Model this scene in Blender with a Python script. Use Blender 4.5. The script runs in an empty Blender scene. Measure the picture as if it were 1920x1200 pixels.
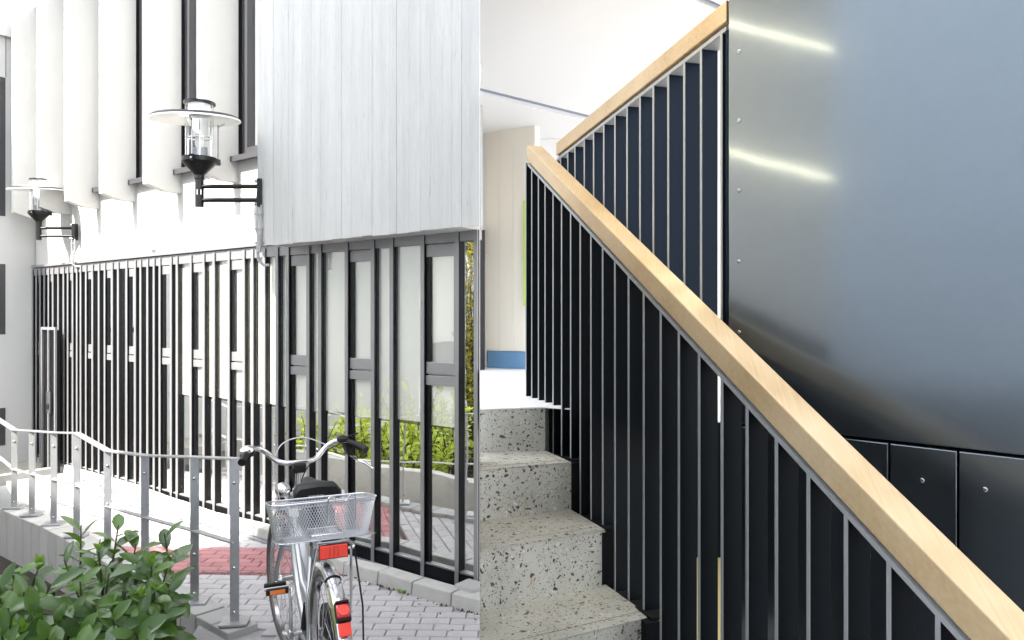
import bpy, math, random
from mathutils import Vector, Matrix
random.seed(7)
R = math.radians
sc = bpy.context.scene
col = sc.collection

# ------------------------------------------------------------------ camera, sky, sun, exposure
F, U0, H0, EYE = 1400.0, 960.0, 592.0, 1.65      # lens in pixels of the 1920 px photo, horizon row, eye height
cam_d = bpy.data.cameras.new('camera'); cam = bpy.data.objects.new('camera', cam_d); col.objects.link(cam)
cam.location = (0, 0, EYE); cam.rotation_euler = (R(90), 0, 0)
cam_d.sensor_fit = 'HORIZONTAL'; cam_d.sensor_width = 36; cam_d.lens = 36 * F / 1920
cam_d.shift_y = -(600 - H0) / 1920
cam_d.clip_start = 0.05; cam_d.clip_end = 3000
sc.camera = cam

SUN_EL, SUN_DIR = 46.0, Vector((-0.70, -0.71, 0)).normalized()     # towards the sun, in plan
w = bpy.data.worlds.new('World'); sc.world = w; w.use_nodes = True
nt = w.node_tree
bgn = nt.nodes['Background']
sky = nt.nodes.new('ShaderNodeTexSky'); sky.sky_type = 'NISHITA'; sky.sun_disc = False
sky.sun_elevation = R(SUN_EL); sky.sun_rotation = math.atan2(SUN_DIR.x, SUN_DIR.y)
sky.air_density = 1.0; sky.dust_density = 1.0; sky.ozone_density = 1.0
hs = nt.nodes.new('ShaderNodeHueSaturation'); hs.inputs['Saturation'].default_value = 0.14
nt.links.new(sky.outputs[0], hs.inputs['Color']); nt.links.new(hs.outputs[0], bgn.inputs[0])
bgn.inputs[1].default_value = 0.15
sd = bpy.data.lights.new('sun', 'SUN'); sd.energy = 2.6; sd.angle = R(0.6); sd.color = (1, .95, .87)
sun = bpy.data.objects.new('sun', sd); col.objects.link(sun)
sv = Vector((SUN_DIR.x * math.cos(R(SUN_EL)), SUN_DIR.y * math.cos(R(SUN_EL)), math.sin(R(SUN_EL))))
sun.rotation_euler = sv.to_track_quat('Z', 'Y').to_euler(); sun.location = (-20, -5, 20)
sc.view_settings.view_transform = 'Standard'; sc.view_settings.look = 'None'
sc.view_settings.exposure = 3.05; sc.view_settings.gamma = 1
sc.render.engine = 'CYCLES'
sc.cycles.use_denoising = True
sc.cycles.max_bounces = 8; sc.cycles.diffuse_bounces = 4; sc.cycles.glossy_bounces = 5
sc.cycles.sample_clamp_indirect = 6

# ------------------------------------------------------------------ helpers
def ray(u, v): return Vector(((u - U0) / F, 1.0, (H0 - v) / F))
def at(u, v, Y): return Vector((0, 0, EYE)) + ray(u, v) * Y
def onz(u, v, z=0.0): return at(u, v, (EYE - z) * F / (v - H0))
def hit(u, v, p, n):
    r = ray(u, v); c = Vector((0, 0, EYE)); return c + r * ((p - c).dot(n) / r.dot(n))
def V(*a): return Vector(a)

class MB:
    def __init__(s): s.v = []; s.f = []; s.m = []
    def quad(s, *p, m=0):
        i = len(s.v); s.v += [Vector(q) for q in p]; s.f.append(tuple(range(i, i + len(p)))); s.m.append(m)
    def hexa(s, b, t, m=0):
        """two loops of equal length, bottom and top -> closed prism"""
        n = len(b); i = len(s.v); s.v += [Vector(q) for q in b] + [Vector(q) for q in t]
        s.f.append(tuple(range(i + n - 1, i - 1, -1))); s.f.append(tuple(range(i + n, i + 2 * n))); s.m += [m, m]
        for k in range(n):
            j = (k + 1) % n; s.f.append((i + k, i + j, i + n + j, i + n + k)); s.m.append(m)
    def box(s, x0, x1, y0, y1, z0, z1, fr=None, m=0):
        g = fr or (lambda a, b, c: Vector((a, b, c)))
        s.hexa([g(x0, y0, z0), g(x1, y0, z0), g(x1, y1, z0), g(x0, y1, z0)],
               [g(x0, y0, z1), g(x1, y0, z1), g(x1, y1, z1), g(x0, y1, z1)], m)
    def beam(s, a, b, wv, hv, m=0):
        """box from a to b with full width vector wv and height vector hv"""
        a = Vector(a); b = Vector(b); wv = Vector(wv) / 2; hv = Vector(hv) / 2
        s.hexa([a - wv - hv, a + wv - hv, a + wv + hv, a - wv + hv], [b - wv - hv, b + wv - hv, b + wv + hv, b - wv + hv], m)
    def tube(s, pts, r, n=8, cap=True, closed=False, m=0):
        pts = [Vector(p) for p in pts]; rr = r if isinstance(r, (list, tuple)) else [r] * len(pts)
        i0 = len(s.v); prev = None; L = len(pts)
        for k, p in enumerate(pts):
            if closed: d = pts[(k + 1) % L] - pts[k - 1]
            else: d = pts[min(k + 1, L - 1)] - pts[max(k - 1, 0)]
            d.normalize()
            if prev is None:
                x = d.orthogonal().normalized()
            else:
                x = (prev - d * prev.dot(d)); x = x.normalized() if x.length > 1e-6 else d.orthogonal().normalized()
            prev = x; y = d.cross(x)
            for q in range(n):
                a = 2 * math.pi * q / n; s.v.append(p + (x * math.cos(a) + y * math.sin(a)) * rr[k])
        for k in range(L if closed else L - 1):
            k2 = (k + 1) % L
            for q in range(n):
                q2 = (q + 1) % n; s.f.append((i0 + k * n + q, i0 + k * n + q2, i0 + k2 * n + q2, i0 + k2 * n + q)); s.m.append(m)
        if cap and not closed:
            s.f.append(tuple(i0 + q for q in range(n - 1, -1, -1))); s.f.append(tuple(i0 + (L - 1) * n + q for q in range(n))); s.m += [m, m]
    def lathe(s, prof, c=(0, 0, 0), n=24, ax=None, m=0, closed=False):
        """prof = [(r, h)] around axis ax through c"""
        c = Vector(c); ax = Vector(ax or (0, 0, 1)).normalized(); x = ax.orthogonal().normalized(); y = ax.cross(x); i0 = len(s.v)
        for r, h in prof:
            for q in range(n):
                a = 2 * math.pi * q / n; s.v.append(c + ax * h + (x * math.cos(a) + y * math.sin(a)) * max(r, 1e-5))
        L = len(prof)
        for k in range(L if closed else L - 1):
            k2 = (k + 1) % L
            for q in range(n):
                q2 = (q + 1) % n; s.f.append((i0 + k * n + q, i0 + k * n + q2, i0 + k2 * n + q2, i0 + k2 * n + q)); s.m.append(m)
        if not closed:
            s.f.append(tuple(i0 + q for q in range(n - 1, -1, -1))); s.f.append(tuple(i0 + (L - 1) * n + q for q in range(n))); s.m += [m, m]
    def mesh(s, name, mats, off=Vector((0, 0, 0)), smooth=False):
        me = bpy.data.meshes.new(name); me.from_pydata([tuple(p - off) for p in s.v], [], s.f); me.validate()
        for mt in (mats if isinstance(mats, (list, tuple)) else [mats]): me.materials.append(mt)
        if len(me.polygons) == len(s.m): me.polygons.foreach_set('material_index', s.m)
        import bmesh
        bm = bmesh.new(); bm.from_mesh(me); bmesh.ops.recalc_face_normals(bm, faces=bm.faces); bm.to_mesh(me); bm.free()
        if smooth:
            me.polygons.foreach_set('use_smooth', [True] * len(me.polygons))
            try: me.set_sharp_from_angle(angle=R(40))
            except Exception: pass
        return me

def rootloc(o):
    while o.parent: o = o.parent
    return o.location.copy()
def obj(name, mb, mat, parent=None, smooth=False, local=False, bevel=0, kind=None, label=None):
    off = Vector((0, 0, 0)) if (parent is None or local) else rootloc(parent)
    me = mb.mesh(name, mat, off, smooth) if isinstance(mb, MB) else mb
    o = bpy.data.objects.new(name, me); col.objects.link(o); o.parent = parent
    if bevel:
        b = o.modifiers.new('bevel', 'BEVEL'); b.width = bevel; b.segments = 2; b.limit_method = 'ANGLE'; b.angle_limit = R(50)
        b.harden_normals = False
    if kind: o['kind'] = kind
    if label: o['label'] = label
    return o
def thing(name, label, cat, loc=(0, 0, 0), group=None, rz=0):
    o = bpy.data.objects.new(name, None); col.objects.link(o); o.location = loc; o.rotation_euler = (0, 0, rz)
    o.empty_display_size = .1
    o['label'] = label; o['category'] = cat
    if group: o['group'] = group
    return o
def setting(o, label=None, cat=None):
    o['kind'] = 'structure'
    if label: o['label'] = label
    if cat: o['category'] = cat
    return o
def root(name, loc=(0, 0, 0)):
    o = bpy.data.objects.new(name, None); col.objects.link(o); o.location = loc; o.empty_display_size = .1; return o
def copy_tree(o, parent=None):
    c = o.copy(); col.objects.link(c)
    if parent: c.parent = parent
    for ch in list(o.children): copy_tree(ch, c)
    return c

# ------------------------------------------------------------------ materials
def mat(name, base=(.5, .5, .5), rough=.5, metal=0.0, spec=None, noise=0.0, nscale=8.0, bump=0.0, bscale=60.0, rnd=0.0,
        coat=0.0, stretch=None, dark=None, dscale=2.0, damt=.5, rvar=0.0, trans=0.0, alpha=None, ior=None):
    m = bpy.data.materials.new(name); m.use_nodes = True; t = m.node_tree; N = t.nodes; L = t.links
    b = N['Principled BSDF']; b.inputs['Roughness'].default_value = rough; b.inputs['Metallic'].default_value = metal
    if spec is not None: b.inputs['Specular IOR Level'].default_value = spec
    if coat: b.inputs['Coat Weight'].default_value = coat
    if trans: b.inputs['Transmission Weight'].default_value = trans
    if ior: b.inputs['IOR'].default_value = ior
    b.inputs['Base Color'].default_value = (*base, 1)
    tc = N.new('ShaderNodeTexCoord'); mp = N.new('ShaderNodeMapping'); L.new(tc.outputs['Object'], mp.inputs[0])
    if stretch: mp.inputs['Scale'].default_value = stretch
    cur = None
    if noise or rnd or dark:
        rgb = N.new('ShaderNodeRGB'); rgb.outputs[0].default_value = (*base, 1); cur = rgb.outputs[0]
    def mul(cur, fac_socket, lo, hi):
        mr = N.new('ShaderNodeMapRange'); mr.inputs['To Min'].default_value = lo; mr.inputs['To Max'].default_value = hi
        L.new(fac_socket, mr.inputs['Value'])
        mx = N.new('ShaderNodeMix'); mx.data_type = 'RGBA'; mx.blend_type = 'MULTIPLY'; mx.inputs['Factor'].default_value = 1
        L.new(cur, mx.inputs[6]); L.new(mr.outputs[0], mx.inputs[7]); return mx.outputs[2]
    if noise:
        n = N.new('ShaderNodeTexNoise'); n.inputs['Scale'].default_value = nscale; n.inputs['Detail'].default_value = 6; n.inputs['Roughness'].default_value = .65
        L.new(mp.outputs[0], n.inputs['Vector'])
        cur = mul(cur, n.outputs[0], 1 - noise, 1 + noise)
    if rnd:
        oi = N.new('ShaderNodeObjectInfo'); cur = mul(cur, oi.outputs['Random'], 1 - rnd, 1 + rnd)
    if dark:
        n2 = N.new('ShaderNodeTexNoise'); n2.inputs['Scale'].default_value = dscale; n2.inputs['Detail'].default_value = 8; n2.inputs['Roughness'].default_value = .7
        L.new(mp.outputs[0], n2.inputs['Vector'])
        cr = N.new('ShaderNodeValToRGB'); cr.color_ramp.elements[0].position = .48; cr.color_ramp.elements[1].position = .72
        cr.color_ramp.elements[0].color = (0, 0, 0, 1); cr.color_ramp.elements[1].color = (damt, damt, damt, 1); L.new(n2.outputs[0], cr.inputs[0])
        mx = N.new('ShaderNodeMix'); mx.data_type = 'RGBA'; L.new(cr.outputs[0], mx.inputs['Factor']); L.new(cur, mx.inputs[6]); mx.inputs[7].default_value = (*dark, 1); cur = mx.outputs[2]
    if cur is not None: L.new(cur, b.inputs['Base Color'])
    if rvar:
        n3 = N.new('ShaderNodeTexNoise'); n3.inputs['Scale'].default_value = nscale * 1.7; n3.inputs['Detail'].default_value = 5; L.new(mp.outputs[0], n3.inputs['Vector'])
        mr = N.new('ShaderNodeMapRange'); mr.inputs['To Min'].default_value = max(0, rough - rvar); mr.inputs['To Max'].default_value = rough + rvar
        L.new(n3.outputs[0], mr.inputs['Value']); L.new(mr.outputs[0], b.inputs['Roughness'])
    if bump:
        n4 = N.new('ShaderNodeTexNoise'); n4.inputs['Scale'].default_value = bscale; n4.inputs['Detail'].default_value = 6; L.new(mp.outputs[0], n4.inputs['Vector'])
        bp = N.new('ShaderNodeBump'); bp.inputs['Strength'].default_value = bump; bp.inputs['Distance'].default_value = .01
        L.new(n4.outputs[0], bp.inputs['Height']); L.new(bp.outputs[0], b.inputs['Normal'])
    return m
def emit(name, c, s):
    m = bpy.data.materials.new(name); m.use_nodes = True; b = m.node_tree.nodes['Principled BSDF']
    b.inputs['Base Color'].default_value = (*c, 1); b.inputs['Emission Color'].default_value = (*c, 1); b.inputs['Emission Strength'].default_value = s; return m

M = {}
M['plaster'] = mat('white_plaster', (.52, .512, .495), .9, noise=.05, nscale=3, bump=.15, bscale=120)
M['concrete'] = mat('board_marked_concrete', (.43, .428, .422), .85, noise=.10, nscale=5, stretch=(6, 6, .7), bump=.5, bscale=14, rnd=.02, dark=(.22, .22, .23), dscale=9, damt=.16)
def add_pits(m):
    t = m.node_tree; N = t.nodes; L = t.links; b = N['Principled BSDF']; src = b.inputs['Base Color'].links[0].from_socket
    tc = N.new('ShaderNodeTexCoord'); mp = N.new('ShaderNodeMapping'); mp.inputs['Scale'].default_value = (55, 55, 5); L.new(tc.outputs['Object'], mp.inputs[0])
    n = N.new('ShaderNodeTexNoise'); n.inputs['Scale'].default_value = 1; n.inputs['Detail'].default_value = 4; n.inputs['Roughness'].default_value = .7; L.new(mp.outputs[0], n.inputs['Vector'])
    cr = N.new('ShaderNodeValToRGB'); e = cr.color_ramp.elements; e[0].position = .62; e[0].color = (0, 0, 0, 1); e[1].position = .74; e[1].color = (.55, .55, .55, 1); L.new(n.outputs[0], cr.inputs[0])
    mx = N.new('ShaderNodeMix'); mx.data_type = 'RGBA'; L.new(cr.outputs[0], mx.inputs[0]); L.new(src, mx.inputs[6]); mx.inputs[7].default_value = (.16, .16, .165, 1); L.new(mx.outputs[2], b.inputs['Base Color'])
    mp2 = N.new('ShaderNodeMapping'); mp2.inputs['Scale'].default_value = (9, 9, .35); L.new(tc.outputs['Object'], mp2.inputs[0])
    n2 = N.new('ShaderNodeTexNoise'); n2.inputs['Scale'].default_value = 1; n2.inputs['Detail'].default_value = 6; L.new(mp2.outputs[0], n2.inputs['Vector'])
    mr = N.new('ShaderNodeMapRange'); mr.inputs['From Min'].default_value = .3; mr.inputs['From Max'].default_value = .7; mr.inputs['To Min'].default_value = .90; mr.inputs['To Max'].default_value = 1.06; L.new(n2.outputs[0], mr.inputs['Value'])
    m2 = N.new('ShaderNodeMix'); m2.data_type = 'RGBA'; m2.blend_type = 'MULTIPLY'; m2.inputs[0].default_value = 1; L.new(mx.outputs[2], m2.inputs[6]); L.new(mr.outputs[0], m2.inputs[7]); L.new(m2.outputs[2], b.inputs['Base Color'])
add_pits(M['concrete'])
M['gap'] = mat('dark_joint', (.12, .12, .12), .9)
M['black_metal'] = mat('black_powder_coat', (.0035, .0035, .0045), .36, spec=.3, rvar=.06, nscale=20)
M['alu'] = mat('anodised_aluminium', (.30, .30, .31), .38, metal=.55, noise=.06, nscale=6, rvar=.08)
M['alu_dark'] = mat('dark_window_metal', (.045, .045, .05), .4, noise=.1, nscale=6)
M['wall_dark'] = mat('dark_interior', (.03, .03, .035), .8)
M['endwall'] = mat('pale_render', (.50, .50, .49), .9, noise=.04, nscale=2, bump=.1, bscale=150)
M['cream'] = mat('cream_render', (.86, .84, .79), .9, noise=.05, nscale=1.5)
M['slate'] = mat('grey_blue_render', (.48, .52, .56), .9, noise=.08, nscale=1.2)
M['ribbon'] = mat('dark_ribbon_window', (.05, .055, .06), .3)
M['steel'] = mat('brushed_steel', (.40, .40, .42), .42, metal=.75, noise=.12, nscale=14, rvar=.1, dark=(.25, .25, .26), dscale=30, damt=.25)
M['bolt'] = mat('bolt_steel', (.45, .45, .46), .25, metal=1)
M['palisade'] = mat('concrete_block', (.29, .29, .287), .9, noise=.12, nscale=12, bump=.4, bscale=160, rnd=.09, dark=(.22, .22, .20), dscale=6, damt=.4)
M['kerb'] = mat('kerb_concrete', (.38, .375, .36), .9, noise=.10, nscale=16, bump=.5, bscale=220, rnd=.05, dark=(.24, .22, .18), dscale=7, damt=.45)
M['paver'] = mat('grey_paver', (.35, .338, .345), .85, noise=.16, nscale=40, bump=.35, bscale=260, rnd=.06, dark=(.24, .22, .225), dscale=3, damt=.5)
M['paver_red'] = mat('red_paver', (.30, .135, .142), .85, noise=.16, nscale=40, bump=.35, bscale=260, rnd=.12)
M['joint'] = mat('paver_joint_sand', (.25, .24, .242), .95, noise=.3, nscale=60)
M['ground'] = mat('ground_sand', (.42, .41, .40), .95, noise=.2, nscale=6)
M['soil'] = mat('soil', (.022, .016, .012), .95, noise=.5, nscale=30, bump=1, bscale=60)
M['gravel'] = mat('gravel', (.35, .33, .28), .95, noise=.5, nscale=80, bump=1, bscale=120)
M['grate'] = mat('galvanised_grate', (.22, .24, .30), .45, metal=.5)
M['lamp_black'] = mat('lamp_black', (.005, .005, .006), .42, spec=.35, noise=.1, nscale=20)
M['lamp_white'] = mat('lamp_white', (.78, .78, .77), .4)
M['chrome'] = mat('chrome', (.56, .56, .58), .16, metal=1, rvar=.05, nscale=30)
M['bike_silver'] = mat('bike_silver_paint', (.34, .35, .37), .3, metal=.7, coat=.4, noise=.05, nscale=20)
M['rubber'] = mat('black_rubber', (.006, .006, .0065), .6, spec=.3, noise=.3, nscale=40)
M['tyre'] = mat('dusty_tyre', (.06, .057, .052), .8, noise=.3, nscale=50)
M['saddle'] = mat('black_saddle', (.004, .004, .0045), .45, spec=.35, bump=.2, bscale=200)
M['red_refl'] = mat('red_reflector', (.75, .03, .012), .25, coat=.6)
M['red_dark'] = mat('red_lens', (.42, .012, .015), .15, coat=.8)
M['orange_refl'] = mat('orange_reflector', (.75, .17, .012), .25, coat=.5)
M['wire'] = mat('basket_wire', (.55, .56, .60), .3, metal=.8)
M['grey_tag'] = mat('grey_print', (.5, .5, .52), .5)
M['blind'] = mat('cream_blind', (.82, .80, .75), .9, noise=.03, nscale=2, stretch=(8, 8, .3))  # for the sheets added to lift the brightness of the upper glass
M['dark_matte'] = mat('matt_black_steel', (.006, .007, .008), .7, spec=.15)
def glass_mat(name, refl, tint=(.86, .87, .86)):
    m = bpy.data.materials.new(name); m.use_nodes = True; t = m.node_tree; N = t.nodes; L = t.links
    N.remove(N['Principled BSDF']); out = N['Material Output']
    g = N.new('ShaderNodeBsdfGlossy'); g.inputs['Roughness'].default_value = .015; g.inputs['Color'].default_value = (*tint, 1)
    tr = N.new('ShaderNodeBsdfTransparent'); tr.inputs[0].default_value = (.93, .94, .93, 1)
    lw = N.new('ShaderNodeLayerWeight'); lw.inputs[0].default_value = .5
    pw = N.new('ShaderNodeMath'); pw.operation = 'POWER'; L.new(lw.outputs['Facing'], pw.inputs[0]); pw.inputs[1].default_value = 4.0
    mr = N.new('ShaderNodeMapRange'); mr.inputs['To Min'].default_value = refl; mr.inputs['To Max'].default_value = 1; L.new(pw.outputs[0], mr.inputs['Value'])
    tc = N.new('ShaderNodeTexCoord'); nz = N.new('ShaderNodeTexNoise'); nz.inputs['Scale'].default_value = 2.2; nz.inputs['Detail'].default_value = 1; L.new(tc.outputs['Object'], nz.inputs['Vector'])
    bp = N.new('ShaderNodeBump'); bp.inputs['Strength'].default_value = .06; bp.inputs['Distance'].default_value = .05; L.new(nz.outputs[0], bp.inputs['Height']); L.new(bp.outputs[0], g.inputs['Normal'])
    mx = N.new('ShaderNodeMixShader'); L.new(mr.outputs[0], mx.inputs[0]); L.new(tr.outputs[0], mx.inputs[1]); L.new(g.outputs[0], mx.inputs[2]); L.new(mx.outputs[0], out.inputs[0])
    return m
M['mirror_glass'] = glass_mat('solar_glass', .84, (.97, .98, .97))
M['blind_glass'] = glass_mat('blind_backed_glass', .20, (.97, .98, .97)); M['blind_glass'].node_tree.nodes['Transparent BSDF'].inputs[0].default_value = (.98, .985, .98, 1)
M['clear_glass'] = glass_mat('clear_lamp_glass', .015)
M['clear_glass'].node_tree.nodes['Transparent BSDF'].inputs[0].default_value = (.985, .99, .99, 1)
def leaf_mat(name, c1, c2, rough=.24):
    m = bpy.data.materials.new(name); m.use_nodes = True; t = m.node_tree; N = t.nodes; L = t.links; b = N['Principled BSDF']
    oi = N.new('ShaderNodeObjectInfo'); nz = N.new('ShaderNodeTexNoise'); nz.inputs['Scale'].default_value = 6
    geo = N.new('ShaderNodeNewGeometry'); L.new(geo.outputs['Position'], nz.inputs['Vector'])
    ad = N.new('ShaderNodeMath'); ad.operation = 'MULTIPLY_ADD'; L.new(oi.outputs['Random'], ad.inputs[0]); ad.inputs[1].default_value = .6; L.new(nz.outputs[0], ad.inputs[2])
    sb = N.new('ShaderNodeMath'); sb.operation = 'SUBTRACT'; L.new(ad.outputs[0], sb.inputs[0]); sb.inputs[1].default_value = .3; sb.use_clamp = True
    mx = N.new('ShaderNodeMix'); mx.data_type = 'RGBA'; L.new(sb.outputs[0], mx.inputs[0]); mx.inputs[6].default_value = (*c1, 1); mx.inputs[7].default_value = (*c2, 1)
    mx2 = N.new('ShaderNodeMix'); mx2.data_type = 'RGBA'; L.new(geo.outputs['Backfacing'], mx2.inputs[0]); L.new(mx.outputs[2], mx2.inputs[6]); mx2.inputs[7].default_value = (c2[0] * 1.5, c2[1] * 1.5, c2[2] * 1.6, 1)
    L.new(mx2.outputs[2], b.inputs['Base Color']); b.inputs['Roughness'].default_value = rough
    b.inputs['Subsurface Weight'].default_value = 0
    tl = N.new('ShaderNodeBsdfTranslucent'); tl.inputs[0].default_value = (c2[0] * 1.6, c2[1] * 1.6, c2[2] * .8, 1)
    ms = N.new('ShaderNodeMixShader'); ms.inputs[0].default_value = .18; L.new(b.outputs[0], ms.inputs[1]); L.new(tl.outputs[0], ms.inputs[2]); L.new(ms.outputs[0], N['Material Output'].inputs[0])
    return m
M['leaf'] = leaf_mat('laurel_leaf', (.012, .040, .010), (.085, .165, .03))
M['leaf_young'] = leaf_mat('young_leaf', (.09, .19, .02), (.15, .26, .04), .4)
M['leaf_yellow'] = leaf_mat('yellow_green_leaf', (.22, .34, .03), (.46, .52, .06), .5)  # colour brightened to stand in for sun that misses these shrubs
M['leaf_gold'] = leaf_mat('golden_ivy_leaf', (.16, .22, .03), (.50, .42, .05), .5)
M['bark'] = mat('bark', (.06, .04, .03), .9, noise=.3, nscale=40)
# --- stair hall
M['dark_steel'] = mat('blue_black_steel', (.0030, .0048, .0068), .45, spec=.10, noise=.12, nscale=10, rvar=.06)
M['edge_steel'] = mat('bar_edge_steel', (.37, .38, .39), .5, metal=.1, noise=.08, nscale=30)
M['upper_steel'] = mat('blue_steel', (.0035, .0105, .023), .5, spec=.10, noise=.12, nscale=10)  # bluer copy of the bar steel, blue light put into its colour
M['hall_white'] = mat('hall_white_paint', (.80, .80, .81), .6, noise=.015, nscale=2)
M['hall_cream'] = mat('hall_cream_board', (.84, .79, .70), .6, noise=.03, nscale=3, stretch=(6, 6, .6))
M['hall_floor'] = mat('white_hall_floor', (.82, .82, .84), .3, noise=.02)
M['hall_blue'] = mat('blue_plinth', (.13, .27, .46), .5)
M['hall_green'] = mat('lime_edge', (.55, .80, .10), .4)
M['trim_grey'] = mat('ceiling_joint_grey', (.24, .28, .36), .6)
M['yellow'] = mat('yellow_paint', (.80, .66, .30), .6)
def terrazzo(name):
    m = mat(name, (.5, .5, .46), .5); t = m.node_tree; N = t.nodes; L = t.links; b = N['Principled BSDF']
    tc = N.new('ShaderNodeTexCoord'); nz = N.new('ShaderNodeTexNoise'); nz.inputs['Scale'].default_value = 18; nz.inputs['Detail'].default_value = 2; L.new(tc.outputs['Object'], nz.inputs['Vector'])
    wv = N.new('ShaderNodeMix'); wv.data_type = 'RGBA'; wv.blend_type = 'LINEAR_LIGHT'; wv.inputs[0].default_value = .03; L.new(tc.outputs['Object'], wv.inputs[6]); L.new(nz.outputs['Color'], wv.inputs[7])
    n1 = N.new('ShaderNodeTexNoise'); n1.inputs['Scale'].default_value = 7; n1.inputs['Detail'].default_value = 5; L.new(tc.outputs['Object'], n1.inputs['Vector'])
    cr0 = N.new('ShaderNodeValToRGB'); e = cr0.color_ramp.elements; e[0].position = .3; e[0].color = (.34, .336, .30, 1); e[1].position = .7; e[1].color = (.46, .455, .41, 1); L.new(n1.outputs[0], cr0.inputs[0])
    cur = cr0.outputs[0]
    for sc_, thr, keep, cols in ((72, .30, .62, ((.015, .014, .013), (.06, .045, .035))), (150, .30, .50, ((.03, .028, .026), (.16, .10, .06))), (100, .33, .78, ((.55, .54, .51), (.45, .42, .36))), (62, .26, .92, ((.38, .22, .08), (.45, .33, .18))), (230, .33, .45, ((.46, .45, .42), (.10, .09, .08)))):
        vo = N.new('ShaderNodeTexVoronoi'); vo.inputs['Scale'].default_value = sc_; vo.inputs['Randomness'].default_value = 1; L.new(wv.outputs[2], vo.inputs['Vector'])
        sp = N.new('ShaderNodeSeparateColor'); L.new(vo.outputs['Color'], sp.inputs[0])
        # chip radius varies from cell to cell
        rad = N.new('ShaderNodeMath'); rad.operation = 'MULTIPLY'; L.new(sp.outputs[1], rad.inputs[0]); rad.inputs[1].default_value = thr * 1.6
        lt = N.new('ShaderNodeMath'); lt.operation = 'LESS_THAN'; L.new(vo.outputs['Distance'], lt.inputs[0]); L.new(rad.outputs[0], lt.inputs[1])
        gt = N.new('ShaderNodeMath'); gt.operation = 'GREATER_THAN'; L.new(sp.outputs[0], gt.inputs[0]); gt.inputs[1].default_value = keep
        f = N.new('ShaderNodeMath'); f.operation = 'MULTIPLY'; L.new(lt.outputs[0], f.inputs[0]); L.new(gt.outputs[0], f.inputs[1])
        cc = N.new('ShaderNodeMix'); cc.data_type = 'RGBA'; L.new(sp.outputs[2], cc.inputs[0]); cc.inputs[6].default_value = (*cols[0], 1); cc.inputs[7].default_value = (*cols[1], 1)
        mx = N.new('ShaderNodeMix'); mx.data_type = 'RGBA'; L.new(f.outputs[0], mx.inputs[0]); L.new(cur, mx.inputs[6]); L.new(cc.outputs[2], mx.inputs[7]); cur = mx.outputs[2]
    L.new(cur, b.inputs['Base Color']); return m
M['terrazzo'] = terrazzo('terrazzo')
def wood(name, c1, c2):
    m = mat(name, c1, .42); t = m.node_tree; N = t.nodes; L = t.links; b = N['Principled BSDF']
    tc = N.new('ShaderNodeTexCoord'); mp = N.new('ShaderNodeMapping'); mp.inputs['Scale'].default_value = (2.5, 1.2, 1.5); mp.inputs['Rotation'].default_value = (R(-28), 0, R(16)); L.new(tc.outputs['Object'], mp.inputs[0])
    mp2 = N.new('ShaderNodeMapping'); mp2.inputs['Scale'].default_value = (40, 1.5, 40); L.new(mp.outputs[0], mp2.inputs[0])
    n = N.new('ShaderNodeTexNoise'); n.inputs['Scale'].default_value = 2; n.inputs['Detail'].default_value = 5; L.new(mp2.outputs[0], n.inputs['Vector'])
    n2 = N.new('ShaderNodeTexNoise'); n2.inputs['Scale'].default_value = 5; n2.inputs['Detail'].default_value = 3; L.new(tc.outputs['Object'], n2.inputs['Vector'])
    ad = N.new('ShaderNodeMath'); ad.operation = 'MULTIPLY_ADD'; L.new(n.outputs[0], ad.inputs[0]); ad.inputs[1].default_value = .5; L.new(n2.outputs[0], ad.inputs[2])
    cr = N.new('ShaderNodeValToRGB'); e = cr.color_ramp.elements; e[0].position = .5; e[0].color = (*c2, 1); e[1].position = 1.0; e[1].color = (*c1, 1); L.new(ad.outputs[0], cr.inputs[0]); L.new(cr.outputs[0], b.inputs['Base Color'])
    return m
M['wood'] = wood('maple_handrail', (.63, .49, .315), (.47, .325, .175))
M['wood_end'] = wood('maple_end_grain', (.34, .21, .11), (.24, .14, .07))
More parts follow.
